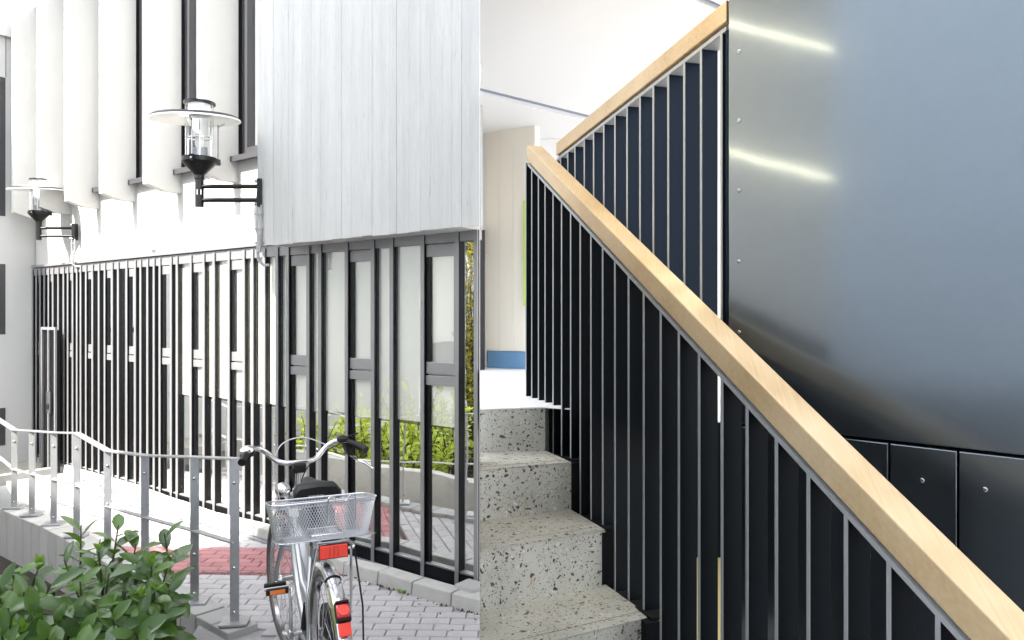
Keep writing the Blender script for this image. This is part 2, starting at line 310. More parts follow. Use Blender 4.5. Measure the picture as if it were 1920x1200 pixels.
def panel_mat():
    m = mat('satin_blue_grey_metal', (.24, .275, .31), .30, metal=1); t = m.node_tree; N = t.nodes; L = t.links; b = N['Principled BSDF']
    tc = N.new('ShaderNodeTexCoord'); mp = N.new('ShaderNodeMapping'); mp.inputs['Scale'].default_value = (3, 3, 60); L.new(tc.outputs['Object'], mp.inputs[0])
    n = N.new('ShaderNodeTexNoise'); n.inputs['Scale'].default_value = 8; n.inputs['Detail'].default_value = 8; L.new(tc.outputs['Object'], n.inputs['Vector'])
    mr = N.new('ShaderNodeMapRange'); mr.inputs['To Min'].default_value = .26; mr.inputs['To Max'].default_value = .36; L.new(n.outputs[0], mr.inputs['Value']); L.new(mr.outputs[0], b.inputs['Roughness'])
    n2 = N.new('ShaderNodeTexNoise'); n2.inputs['Scale'].default_value = 2.3; n2.inputs['Detail'].default_value = 2; L.new(tc.outputs['Object'], n2.inputs['Vector'])
    bp = N.new('ShaderNodeBump'); bp.inputs['Strength'].default_value = .16; bp.inputs['Distance'].default_value = .02; L.new(n2.outputs[0], bp.inputs['Height'])
    g = N.new('ShaderNodeBsdfGlossy'); g.inputs['Color'].default_value = (.26, .295, .33, 1); g.inputs['Roughness'].default_value = .125; L.new(bp.outputs[0], g.inputs['Normal']); L.new(bp.outputs[0], b.inputs['Normal'])
    n3 = N.new('ShaderNodeTexNoise'); n3.inputs['Scale'].default_value = 5; n3.inputs['Detail'].default_value = 9; n3.inputs['Roughness'].default_value = .75; L.new(tc.outputs['Object'], n3.inputs['Vector'])
    mr2 = N.new('ShaderNodeMapRange'); mr2.inputs['To Min'].default_value = .34; mr2.inputs['To Max'].default_value = .52; L.new(n3.outputs[0], mr2.inputs['Value'])
    mx = N.new('ShaderNodeMixShader'); L.new(mr2.outputs[0], mx.inputs[0]); L.new(b.outputs[0], mx.inputs[1]); L.new(g.outputs[0], mx.inputs[2]); L.new(mx.outputs[0], N['Material Output'].inputs[0])
    return m
M['panel'] = panel_mat()
M['partition'] = mat('pale_grey_sheet', (.72, .69, .65), .6)
M['led'] = emit('warm_light_strip', (1, .88, .58), 4.8)

# ------------------------------------------------------------------ ground, paving
g = MB(); g.box(-400, 400, -400, 400, -.75, -.62); setting(obj('ground', g, M['ground']))

# facade frame: s runs along the facade away from the camera, o outwards, z up
FO = Vector((-.1917, 4.4705, 0)); FE = Vector((-.7935, .6086, 0)).normalized(); FN = Vector((-FE.y, FE.x, 0))
def fp(s, o, z): return FO + FE * s + FN * o + Vector((0, 0, z))
def fs(u, o=0.0):
    k = (u - U0) / F; b = FO + FN * o; return (k * b.y - b.x) / (FE.x - k * FE.y)
def fz(u, v, o=0.0): return EYE + (H0 - v) / F * fp(fs(u, o), o, 0).y

post_px = [(27, 959, 806), (60, 973, 808), (101, 991, 811), (144, 1013, 812), (202, 1045, 845), (272, 1087, 854), (365, 1140, 857), (440, 1179, 860)]
posts = [(onz(u, b, 0), u, t) for u, b, t in post_px]
WL = [p[0] for p in posts]
wd0 = (WL[0] - WL[1]).normalized(); wd1 = (WL[-1] - WL[-2]).normalized()
WALL = [WL[0] + wd0 * .12] + WL[1:-1] + [WL[-1] + wd1 * .09]

kerb_front = [(60, 866), (130, 889), (210, 918), (290, 950), (384, 984), (448, 1000), (512, 1014), (580, 1046), (652, 1083), (704, 1094), (747, 1109), (795, 1124), (847, 1138), (900, 1152)]
KF = [onz(u, v, 0) for u, v in kerb_front]
def x_on(poly, Y):
    for a, b in zip(poly, poly[1:]):
        lo, hi = sorted((a.y, b.y))
        if lo <= Y <= hi and hi - lo > 1e-6: return a.x + (b.x - a.x) * (Y - a.y) / (b.y - a.y)
    ends = sorted((poly[0], poly[-1]), key=lambda p: abs(p.y - Y)); return ends[0].x

pave = MB()
pave.box(-9.5, -.15, 2.2, 3.95, -.10, -.062)          # bedding under the near courtyard
pv = MB()
loop = [WALL[-1] + V(.02, -1.6, 0), V(-.06, 1.8, 0), V(-.16, 4.3, 0)] + list(reversed(KF[:-1])) + [V(-6.6, 9.4, 0)] + [p + V(.06, .06, 0) for p in WALL[:-1]]
pv.hexa([p + V(0, 0, -.05) for p in loop], [p + V(0, 0, -.012) for p in loop])
pavement = setting(obj('pavement', pv, M['joint']))
def paver_mesh(name, m, L=.1565, W=.0765):
    b = MB(); c = .004; x, y = L / 2, W / 2
    lo = [V(-x, -y, -.011), V(x, -y, -.011), V(x, y, -.011), V(-x, y, -.011)]
    md = [V(-x, -y, -c), V(x, -y, -c), V(x, y, -c), V(-x, y, -c)]
    tp = [V(-x + c, -y + c, 0), V(x - c, -y + c, 0), V(x - c, y - c, 0), V(-x + c, y - c, 0)]
    i = 0; b.v = lo + md + tp
    for A in (0, 4):
        for k in range(4): j = (k + 1) % 4; b.f.append((A + k, A + j, A + 4 + j, A + 4 + k)); b.m.append(0)
    b.f.append((8, 9, 10, 11)); b.m.append(0)
    return b.mesh(name, m)
pm = {0: paver_mesh('paver', M['paver']), 1: paver_mesh('paver_red', M['paver_red'])}
cells = []
yaw = R(-1.5); cy, sy = math.cos(yaw), math.sin(yaw)
for r_ in range(-10, 78):
    for c_ in range(-62, 20):
        lx = c_ * .16 + (.08 if r_ % 2 else 0) - .02; ly = r_ * .08 + 3.47
        x = lx * cy - ly * sy - .1; y = lx * sy + ly * cy
        if y < 3.45 or y > 9: continue
        xl = x_on(WALL, y) + .05; xr = x_on(KF, y) + .03
        if y > KF[0].y: xr = -5.4
        if x < xl or x > xr: continue
        if y < WALL[-1].y and x < WALL[-1].x + .14: continue
        px = U0 + F * x / y; py = H0 + F * EYE / y
        red = 1 if 16 <= r_ <= 22 else 0
        vis = -30 < px < 925 and py < 1225
        big = 1 / y ** 2
        cells.append((0 if vis else 1, -big, x, y, red))
cells.sort()
rest = {0: MB(), 1: MB()}
reds = 0
for i, (nv, b_, x, y, red) in enumerate(cells):
    zz = random.uniform(-.0014, .0014); az = yaw + random.uniform(-.008, .008)
    if i < 300:
        o = bpy.data.objects.new('paving_stone', pm[red]); col.objects.link(o); o.parent = pavement
        o.location = (x, y, zz); o.rotation_euler = (random.uniform(-.006, .006), random.uniform(-.004, .004), az)
        if red and reds == 0: reds = 1
    else:
        q = rest[red]; A = len(q.v); me = pm[red]; ca, sa = math.cos(az), math.sin(az)
        for vv in me.vertices: q.v.append(V(x + vv.co.x * ca - vv.co.y * sa, y + vv.co.x * sa + vv.co.y * ca, vv.co.z + zz))
        for pl in me.polygons: q.f.append(tuple(A + k for k in pl.vertices)); q.m.append(0)
for k in (0, 1):
    if rest[k].v: obj('far_paving_stones', rest[k], [M['paver'], M['paver_red']][k], pavement, kind='stuff')
# drain channel along the lower edge of the red band
dr = MB(); ya = 4.735
for i in range(110):
    x = -2.2 + i * .02; y = ya - .026 * x
    if x_on(WALL, y) + .13 < x < x_on(KF, y) - .04: dr.box(x, x + .009, y - .016, y + .016, -.004, .003)
drain = thing('drain_channel', 'narrow slotted metal drain along the near edge of the red paving band', 'drain', (0, ya, 0))
obj('slot_grid', dr, M['alu_dark'], drain)

# kerb stones
kerb = setting(root('kerb', (-1.0, 4.9, 0)))
def off_poly(P, d):
    out = []
    for i, p in enumerate(P):
        a = P[max(i - 1, 0)]; b = P[min(i + 1, len(P) - 1)]; t = (b - a); t.z = 0; t.normalize(); out.append(p + Vector((t.y, -t.x, 0)) * d)
    return out
def resample(P, stepf):
    out = [P[0]]; acc = 0; need = stepf(P[0])
    for a, b in zip(P, P[1:]):
        L = (b - a).length; pos = 0
        while acc + (L - pos) >= need:
            pos += need - acc; acc = 0; q = a + (b - a) * (pos / L); out.append(q); need = stepf(q)
        acc += L - pos
    if (out[-1] - P[-1]).length > .05: out.append(P[-1])
    return out
KR = [KF[i] for i in range(len(KF))]
def kerb_h(p): return .075
split = resample(KR, lambda p: .30)
inner = off_poly(split, -.12)
for i in range(len(split) - 1):
    a, b, c, d = split[i], split[i + 1], inner[i + 1], inner[i]
    t = (b - a).normalized() * .003
    a2, b2, c2, d2 = a + t, b - t, c - t, d + t
    h = kerb_h(a) + random.uniform(-.003, .003)
    up = V(0, 0, h); inn = (d - a).normalized() * .014
    k = MB(); k.hexa([p + V(0, 0, -.03) for p in (a2, b2, c2, d2)], [a2 + up + inn, b2 + up + inn, c2 + up, d2 + up])
    obj('kerb_stone', k, M['kerb'], kerb, bevel=.008)
# dirt and a weed in the kerb joint
wd = MB()
for i in range(260):
    j = random.randrange(4, len(split) - 1); f = random.random(); p = split[j].lerp(split[j + 1], f) + V(random.gauss(0, .006), -abs(random.gauss(0, .012)), 0)
    s_ = random.uniform(.003, .009); wd.hexa([p + V(-s_, -s_, -.002), p + V(s_, -s_, -.002), p + V(0, s_, -.002)], [p + V(0, 0, s_), p + V(s_ * .3, 0, s_), p + V(0, s_ * .3, s_)])
setting(obj('kerb_dirt', wd, M['soil']))['kind'] = 'stuff'
we = MB(); wp = onz(752, 1112, 0)
for i in range(22):
    a = random.uniform(0, 6.28); l = random.uniform(.015, .04); d = V(math.cos(a), math.sin(a), 0); p = wp + d * random.uniform(0, .012)
    we.quad(p, p + d * l * .5 + V(d.y, -d.x, 0) * .006 + V(0, 0, l * .5), p + d * l + V(0, 0, l * .7), p + d * l * .5 - V(d.y, -d.x, 0) * .006 + V(0, 0, l * .5))
weed = thing('weed', 'tiny green weed sprouting at the foot of the kerb stones', 'weed', wp); obj('leaf', we, M['leaf_young'], weed)

# grating between kerb and facade
gr = thing('light_well_grate', 'long blue grey metal grating between the kerb and the window front', 'grating', fp(1.5, .3, 0))
gm = MB(); gm.box(.2, 5.8, .035, .24, -.05, -.03, fp); obj('tray', gm, M['alu_dark'], gr)
gb = MB()
for k in range(7):
    o_ = .045 + k * .027; gb.box(.25, 4.6, o_, o_ + .012, -.03, .012, fp)
obj('grate_bars', gb, M['grate'], gr, kind='stuff')
ge = MB(); ge.box(.25, 4.6, .228, .236, -.03, .016, fp); obj('edge_strip', ge, M['alu'], gr)
sb = thing('stone_block', 'low rounded grey stone block at the foot of the last window bay', 'block', onz(888, 1115, 0))
b_ = MB(); b_.box(fs(905, .12) , fs(866, .12), .06, .20, .0, .095, fp); obj('body', b_, M['palisade'], sb, bevel=.02)

# ------------------------------------------------------------------ office building with the window strip
ZT = 2.19
bld = thing('office_building', 'white and board marked concrete office building with a long black framed window strip', 'building', FO)
WS = 6.55
def cutbox(m_, s1, o0, o1, z0, z1):
    a = [fp(max(0, -.84 * o0) , o0, 0), fp(s1, o0, 0), fp(s1, o1, 0), fp(max(0, -.84 * o1), o1, 0)]
    m_.hexa([p + V(0, 0, z0) for p in a], [p + V(0, 0, z1) for p in a])
m_ = MB()
cutbox(m_, WS, -.30, .0, ZT + .0, 2.94); obj('lower_wall', m_, M['plaster'], bld)
m_ = MB(); cutbox(m_, WS, -.75, -.35, .0, 5.05); obj('inner_wall', m_, M['wall_dark'], bld)
m_ = MB(); cutbox(m_, 1.84, -.34, .0, 2.942, 5.05); obj('backing_wall', m_, M['plaster'], bld)
m_ = MB(); cutbox(m_, WS, -.8, .10, 5.055, 5.16); obj('roof_edge', m_, M['plaster'], bld)
m_ = MB(); cutbox(m_, WS, -.34, -.02, -.06, .0); cutbox(m_, WS, -.34, -.02, 2.12, 2.185); obj('floor_slab', m_, M['wall_dark'], bld)
# board marked concrete: boards stand proud by a millimetre or three
edges = [482, 496, 512, 528, 540, 549, 566, 583, 600, 622, 640, 659, 678, 697, 717, 730, 743, 765, 787, 806, 830, 847, 865, 882, 902]
cw = MB(); cw.box(-.02, fs(482, .30) - .0, .0, .285, 2.16, 5.05, fp); conc = obj('concrete_wall', cw, M['concrete'], bld)
for a, b in zip(edges, edges[1:]):
    s1, s0 = fs(a, .30), fs(b, .30)
    cuts = [2.145] + sorted(random.uniform(2.4, 4.2) for _ in range((1 if random.random() < .12 else 0))) + [5.045]
    for z0, z1 in zip(cuts, cuts[1:]):
        o1 = .2965 + random.uniform(0, .0028); gp = .0007
        k = MB(); k.box(s0 + gp, s1 - gp, .287, o1, z0 + (.001 if z0 > 2.2 else random.uniform(-.004, .004)), z1 - .001, fp)
        obj('concrete_board', k, M['concrete'], conc)
# fins with windows between
fins = [(378, 447), (275, 340), (193, 255), (137, 187), (87, 133), (47, 84)]
roots = []
for uf, ur in fins:
    s0 = fs(ur, 0.0); roots.append(s0)
    dpt = .30
    t = .075
    k = MB()
    prof = [(0.0, 2.725), (.14, 2.725), (dpt, 2.77), (dpt, 5.05), (0, 5.05)]
    k.hexa([fp(s0, o, z) for o, z in prof], [fp(s0 + t, o, z) for o, z in prof]); obj('fin', k, M['plaster'], bld)
pr = 1.85
for i, s0 in enumerate(roots):
    a, b = pr, s0 - .002
    wn = MB()
    for x0, x1, z0, z1 in ((a, a + .05, 2.94, 5.04), (b - .075, b, 2.94, 5.04), (a + .05, b - .075, 2.94, 3.0), (a + .05, b - .075, 4.98, 5.04)):
        wn.box(x0, x1, -.12, -.03, z0, z1, fp)
    wn_o = obj('window', wn, M['alu_dark'], bld)
    k = MB(); k.box(a + .05, b - .075, -.085, -.08, 3.0, 4.98, fp); obj('pane', k, M['mirror_glass'], wn_o)
    k = MB(); k.box(b - .19, b - .155, -.08, -.05, 3.0, 4.98, fp); obj('jamb', k, M['alu'], wn_o)
    k = MB(); k.hexa([fp(a - .02, -.03, 2.90), fp(b + .035, -.03, 2.90), fp(b + .035, .075, 2.875), fp(a - .02, .075, 2.875)],
                     [fp(a - .02, -.03, 2.945), fp(b + .035, -.03, 2.945), fp(b + .035, .075, 2.92), fp(a - .02, .075, 2.92)]); obj('sill', k, M['alu_dark'], wn_o)
    pr = s0 + .075
k = MB(); s_ = fs(285, .04); k.box(s_, s_ + .09, .0, .04, ZT + .06, 2.72, fp); obj('pilaster', k, M['plaster'], bld)
# header and base rails
k = MB(); k.box(-.02, WS, .005, .028, 2.10, 2.185, fp); obj('header', k, M['alu'], bld, bevel=.003)
k = MB(); k.box(-.02, WS, .0, .05, 2.19, 2.215, fp); obj('drip_edge', k, M['alu'], bld)
k = MB(); k.box(-.02, WS, -.02, .03, .0, .085, fp); obj('base_rail', k, M['black_metal'], bld)
k = MB(); k.box(-.02, WS, -.0, .026, .087, .097, fp); obj('base_sill', k, M['alu'], bld)
mull_u = [889, 853, 789, 731, 696, 647, 597, 575, 537, 517, 493, 471, 455, 427, 399, 380, 356, 330, 319, 298, 287, 275, 262, 252, 236, 220, 209, 195, 184, 172, 160, 150, 143, 135, 126, 118, 108, 98, 90, 82, 74, 67, 60]
ms = [fs(u, .037) for u in mull_u]
casement = {(853, 789), (696, 647), (575, 537), (455, 427), (380, 356), (319, 298), (252, 236), (209, 195), (172, 160), (135, 126), (98, 90), (74, 67)}
cap_w = .028
def GL(s_): return M['blind_glass'] if .10 < s_ < 3.3 else M['mirror_glass']
for s0 in ms:
    k = MB(); k.box(s0 - cap_w, s0, -.03, .034, .0, 2.165, fp); mo = obj('mullion', k, M['black_metal'], bld)
    k = MB(); k.box(s0 - cap_w - .001, s0 + .001,       .0345, .040, .0, 2.17, fp); obj('cap', k, M['alu'], mo)
allu = [905] + mull_u
for a, b in zip(allu, allu[1:]):
    s0, s1 = (fs(a, .037) if a != 905 else -.02), fs(b, .037) - cap_w
    if s1 - s0 < .02: continue
    if (a, b) in casement:
        fr = MB(); zb, zt = 1.285, 2.095
        fr.box(s0 + .004, s1 - .004, .0, .022, zb, zb + .075, fp); fr.box(s0 + .004, s1 - .004, .0, .022, zt - .075, zt, fp)
        fr.box(s0 + .004, s0 + .024, .0, .022, zb + .075, zt - .075, fp)
        f = obj('casement', fr, M['alu'], bld, bevel=.002)
        k = MB(); k.box(s1 - .04, s1 - .004, .0, .0225, zb + .075, zt - .075, fp); obj('stile', k, M['black_metal'], f)
        k = MB(); k.box(s0 + .024, s1 - .04, .008, .013, zb + .075, zt - .075, fp); obj('pane', k, GL(s0), f)
        k = MB(); k.box(s0 + .002, s1 - .002, .0, .024, 1.215, 1.275, fp); obj('transom', k, M['alu'], bld, bevel=.002)
        k = MB(); k.box(s1 - .03, s1 - .001, .001, .02, .1, 1.213, fp); obj('lower_stile', k, M['black_metal'], bld)
        k = MB(); k.box(s0, s1 - .03, .002, .007, .1, .953, fp); obj('window_pane', k, M['mirror_glass'], bld); k = MB(); k.box(s0, s1 - .03, .002, .007, .955, 1.213, fp); obj('window_pane', k, GL(s0), bld)
    else:
        k = MB(); k.box(s0, s1, .002, .007, .1, .953, fp); obj('window_pane', k, M['mirror_glass'], bld); k = MB(); k.box(s0, s1, .002, .007, .955, 2.098, fp); obj('window_pane', k, GL(s0), bld)
for a, b in zip(allu, allu[1:]):
    s0, s1 = (fs(a, .037) if a != 905 else .16), fs(b, .037) - cap_w
    if s0 < 3.3 and s1 - s0 > .02 and a != 889:
        k = MB(); k.box(max(s0, .12) - .012, s1 + .012, -.012, -.006, random.choice((.955, .96, .97)), 2.11, fp); obj('blind', k, M['blind'], bld)  # cream sheets added behind the panes in place of bright reflections
# door near the far end
d0, d1 = fs(106, .12), fs(79, .12)
k = MB(); k.box(d0, d1, .085, .115, .0, 1.50, fp); door = obj('door', k, M['black_metal'], bld)
k = MB()
for x in (d0 + .0, d0 + (d1 - d0) * .45, d1 - .03): k.box(x, x + .028, .117, .135, .0, 1.5, fp)
k.box(d0, d1, .117, .135, 1.5, 1.53, fp); obj('door_frame', k, M['alu'], door)
k = MB(); k.box(d0 + .08, d0 + .15, .137, .16, .62, .85, fp); obj('handle', k, M['chrome'], door)

# end building at the far left
EP = fp(WS + .02, 0, 0); EN = -FE
eb = thing('end_building', 'pale grey building closing the far end of the courtyard with narrow dark windows', 'building', EP)
def ep(o, dd, z): return EP + FN * o + FE * dd + Vector((0, 0, z))
def eo(u): return (hit(u, 592, EP, EN) - EP).dot(FN)
def ez(u, v): return hit(u, v, EP, EN).z
k = MB(); k.box(-.5, 6.2, 0.0, 3.0, -.1, 4.72, ep); obj('wall', k, M['endwall'], eb)
k = MB(); k.box(-.5, 6.2, -.05, 3.0, 4.722, 4.86, ep); obj('coping', k, M['plaster'], eb)
for j, (va, vb) in enumerate(((145, 405), (495, 627), (765, 835))):
    k = MB(); o0 = eo(10); z1, z0 = ez(5, va), ez(5, vb); k.box(o0, o0 + .9, -.004, .06, z0, z1, ep); wo = obj('window', k, M['alu_dark'], eb)
    k = MB(); k.box(o0 + .06, o0 + .84, -.012, -.006, z0 + .06, z1 - .06, ep); obj('pane', k, M['mirror_glass'], wo)
k = MB(); k.box(eo(11.5), eo(11) + .004, -.003, .0, ez(11, 145), 4.72, ep); obj('panel_joint', k, M['gap'], eb)
# gravel strip and small kerb at its foot
k = MB(); k.box(.05, 2.2, -.75, -.02, -.05, .015, ep); gv = setting(obj('gravel_strip', k, M['gravel'])); gv['kind'] = 'stuff'
k = MB(); k.box(.05, 2.2, -.85, -.76, -.05, .05, ep); setting(obj('gravel_edging', k, M['kerb']))

# the building opposite (reflected in the glass, throws the courtyard's shade)
ob = thing('opposite_building', 'tall grey blue rendered building opposite the window strip with dark ribbon windows', 'building', fp(1, 7, 0))
k = MB(); k.box(-10, 2.85, 6.6, 9.6, -.6, 12.2, fp); obj('wall', k, M['slate'], ob)
for z0, z1 in ((.62, 1.05), (9.2, 10.4)):
    k = MB(); k.box(-9.5, 2.6, 6.55, 6.61, z0, z1, fp); obj('window_ribbon', k, M['ribbon'], ob)
lw_ = thing('low_wing', 'low cream wing beyond the tall building opposite the window strip', 'building', fp(11, 7, 0))
k = MB(); k.box(2.9, 24, 8.2, 11.5, -.6, 7.75, fp); obj('wall', k, M['cream'], lw_)
k = MB(); k.box(3.2, 23.8, 8.15, 8.21, .55, 1.05, fp); obj('window_ribbon', k, M['ribbon'], lw_); k = MB(); k.box(3.2, 23.8, 8.15, 8.21, 2.9, 3.5, fp); obj('window_ribbon', k, M['ribbon'], lw_)

# ------------------------------------------------------------------ retaining wall, bed, railing
bed = MB(); bl = [WALL[-1] + V(-.03, -.05, 0), WALL[-1] + V(-.1, -2.2, 0), V(-7, .6, 0), V(-7.5, 7.0, 0), WALL[0] + V(-.4, .2, 0)] + [p + V(-.05, -.05, 0) for p in WALL[:-1]]
bed.hexa([p + V(0, 0, -.6) for p in bl], [p + V(0, 0, -.36) for p in bl]); setting(obj('planting_bed', bed, M['soil']))
rw = thing('retaining_wall', 'low wall of upright concrete blocks carrying the steel railing', 'wall', WL[4])
pts = resample(list(reversed(WALL)), lambda p: .172)
for a, b in zip(pts, pts[1:]):
    t = (b - a).normalized(); n = Vector((t.y, -t.x, 0)); q = t * .003; h = random.uniform(-.004, .004)
    wv_ = .085
    k = MB(); base = [a + q - n * wv_, b - q - n * wv_, b - q + n * wv_, a + q + n * wv_]
    k.hexa([p + V(0, 0, -.5) for p in base], [p + V(0, 0, .03 + h) for p in base]); obj('concrete_block', k, M['palisade'], rw, bevel=.006)

rl = thing('steel_railing', 'brushed steel railing with flat posts stepping down along the courtyard ramp', 'railing', WL[4])
tops = []
for i, (p, u, t) in enumerate(posts):
    zt = at(u, t, p.y).z; tops.append(V(p.x, p.y, zt))
for i, p in enumerate(WL):
    a = tops[max(i - 1, 0)]; b = tops[min(i + 1, len(tops) - 1)]; d = (b - a); d.z = 0; d.normalize(); n = Vector((d.y, -d.x, 0))
    # flat bar turned so that its broad face shows to the camera side
    br = (d * .75 + n * .45).normalized() if i < 7 else Vector((1, .12, 0)).normalized()
    br = Vector((1, .15, 0)).normalized(); th = Vector((-br.y, br.x, 0))
    wdt = .046
    k = MB(); k.hexa([p + br * x + th * y + V(0, 0, .044) for x, y in ((-wdt / 2, -.006), (wdt / 2, -.006), (wdt / 2, .006), (-wdt / 2, .006))],
                     [V(p.x, p.y, tops[i].z - .006) + br * x + th * y for x, y in ((-wdt / 2, -.006), (wdt / 2, -.006), (wdt / 2, .006), (-wdt / 2, .006))])
    po = obj('post', k, M['steel'], rl, bevel=.0015)
    k = MB(); k.hexa([p + br * x + th * y + V(0, 0, .034) for x, y in ((-.07, -.06), (.07, -.06), (.07, .06), (-.07, .06))], [p + br * x + th * y + V(0, 0, .0435) for x, y in ((-.07, -.06), (.07, -.06), (.07, .06), (-.07, .06))])
    obj('base_plate', k, M['steel'], po)
    for fz_ in ((.10, .36, .86) if i >= 6 else (.12, .5, .86)):
        c = p.lerp(V(p.x, p.y, tops[i].z), fz_); k = MB(); k.lathe([(.0095, 0), (.0095, .004), (.006, .008), (0.0, .0095)], c - th * .006, 10, -th); obj('bolt', k, M['bolt'], po, smooth=True)
# rail runs through the post tops; extra points where it bends between posts
ext = onz(0, 945, 0); e0 = at(-8, 783, ext.y)
railp = [e0] + tops
for nm, dz, wd_, hh in (('handrail', 0, .05, .010), ('mid_rail', None, .035, .010)):
    P = []
    for i, q in enumerate(railp):
        if dz == 0: P.append(q + V(0, 0, 0))
        else:
            bz = 0.0; mid_v = [852, 880, 889, 899, 907, 949, 970, 995, 1017][i]; u_ = [-8, 27, 60, 101, 144, 202, 272, 365, 440][i]; P.append(at(u_, mid_v, q.y))
    k = MB()
    for a, b in zip(P, P[1:]):
        d = b - a; d2 = Vector((d.x, d.y, 0)).normalized(); n = Vector((d2.y, -d2.x, 0)); off = V(0, 0, 0) if dz == 0 else n * .0
        k.beam(a + off, b + off + d.normalized() * .004, n * wd_, V(0, 0, hh))
    obj(nm, k, M['steel'], rl, bevel=.002)

bedg = MB(); bedg.box(-.6, 7.0, 2.0, 2.12, -.4, .06, fp); setting(obj('bed_edging', bedg, M['kerb']))
# ------------------------------------------------------------------ wall lamps
def lamp(uc, v_top, v_bot, u_wall, disc_half_px, Y, label, mark):
    """lantern on two horizontal arms; sizes read in px at distance Y"""
    sc_ = Y / F
    base = at(uc, v_bot, Y)
    o = thing('wall_lamp', label, 'lamp', base, 'wall lamps on the white building')
    H = (v_bot - v_top) * sc_; c = base
    rp = .052 * H / .78; q = H / 0.852
    k = MB(); k.lathe([(.034 * q, 0), (.034 * q, .22 * q), (.039 * q, .225 * q), (.039 * q, .255 * q)], c, 20); obj('stem', k, M['lamp_black'], o, smooth=True)
    k = MB(); k.lathe([(.039 * q, .2551 * q), (.118 * q, .34 * q), (.135 * q, .36 * q), (.135 * q, .395 * q), (.11 * q, .40 * q)], c, 28); cup = obj('cup', k, M['lamp_black'], o, smooth=True)
    for a in (R(-90), R(30), R(150)):
        d = V(math.cos(a), math.sin(a), 0); p = c + d * .15 * q + V(0, 0, .372 * q)
        k = MB(); k.beam(p - d * .03 * q, p + d * .008 * q, V(-d.y, d.x, 0) * .03 * q, V(0, 0, .05 * q)); obj('clip', k, M['lamp_black'], cup)
        k = MB(); k.lathe([(.009 * q, 0), (.009 * q, .006 * q)], p + d * .0085 * q - V(0, 0, .004), 8, d); obj('bolt', k, M['chrome'], cup)
        k = MB(); p2 = c + d * .142 * q; k.tube([p2 + V(0, 0, .39 * q), p2 + V(0, 0, .68 * q)], .006 * q, 6); k.tube([p2 + V(0, 0, .66 * q), p2 + d * .05 * q + V(0, 0, .695 * q)], .004 * q, 5); obj('support_rod', k, M['chrome'], o)
    k = MB(); k.lathe([(.108 * q, .40 * q), (.108 * q, .83 * q), (.105 * q, .83 * q), (.105 * q, .40 * q)], c, 28, closed=True); obj('glass_cylinder', k, M['clear_glass'], o, smooth=True)
    rd = disc_half_px * sc_; tax = (0, -.10, 1)
    k = MB(); k.lathe([(.125 * q, .722 * q), (rd * .93, .690 * q), (rd, .683 * q), (rd, .692 * q), (rd * .93, .712 * q), (.125 * q, .742 * q)], c, 56, tax, closed=True, m=0); sh = obj('shade', k, M['lamp_white'], o, smooth=True)
    k = MB(); k.lathe([(rd * .985, .7005 * q), (rd * .93, .7135 * q), (rd * .80, .7185 * q), (rd * .80, .722 * q), (rd * .93, .718 * q), (rd * .99, .703 * q)], c, 56, tax, closed=True); obj('black_rim', k, M['lamp_black'], sh, smooth=True)
    k = MB(); k.lathe([(.123 * q, .828 * q), (.123 * q, .842 * q), (.07 * q, .85 * q), (0, .852 * q)], c, 28); obj('cap', k, M['lamp_black'], o, smooth=True)
    k = MB(); k.lathe([(.022 * q, .40 * q), (.022 * q, .47 * q), (.035 * q, .50 * q), (.035 * q, .56 * q), (.015 * q, .60 * q), (0, .605 * q)], c, 16); obj('bulb', k, M['lamp_white'], o, smooth=True)
    k = MB()
    for a in range(4):
        d = V(math.cos(a * 1.57 + .4), math.sin(a * 1.57 + .4), 0) * .085 * q; k.tube([c + d + V(0, 0, .40 * q), c + d + V(0, 0, .70 * q)], .0045 * q, 5)
    k.lathe([(.083 * q, .552 * q), (.09 * q, .552 * q), (.09 * q, .560 * q), (.083 * q, .560 * q)], c, 20, closed=True)
    obj('inner_cage', k, M['chrome'], o)
    k = MB(); k.lathe([(.062 * q, .57 * q), (.062 * q, .70 * q), (.060 * q, .70 * q), (.060 * q, .57 * q)], c, 20, closed=True); k.lathe([(.085 * q, .745 * q), (.085 * q, .825 * q), (.083 * q, .825 * q), (.083 * q, .745 * q)], c, 20, closed=True); obj('diffuser', k, M['lamp_white'], o, smooth=True)
    k = MB(); k.box(-.06 * q, .06 * q, -.012, .012, .40 * q, .48 * q, lambda a, b, e: c + V(a, b, e)); obj('ballast', k, M['alu'], o)
    # arms to the wall plate
    wl = at(u_wall, v_bot, Y)
    k0 = []
    for z in (.055 * q, .165 * q):
        k = MB(); k.tube([c + V(.030 * q, 0, z), V(wl.x - .012, wl.y, c.z + z)], .018 * q, 12); obj('arm', k, M['lamp_black'], o, smooth=True)
    k = MB(); k.box(-.018, .012, -.035, .035, -.0, .225 * q, lambda a, b, e: V(wl.x + a, wl.y + b, c.z + e)); pl = obj('wall_plate', k, M['lamp_black'], o, bevel=.003)
    k = MB()
    for z in (.02 * q, .205 * q): k.lathe([(.014 * q, 0), (.014 * q, .02 * q)], V(wl.x - .019, wl.y - .02, c.z + z), 8, (-1, 0, 0))
    obj('bolt', k, M['chrome'], pl)
    # bracket back to the wall face
    back = Vector((wl.x, wl.y, 0)); o_at = (back - FO).dot(FN)
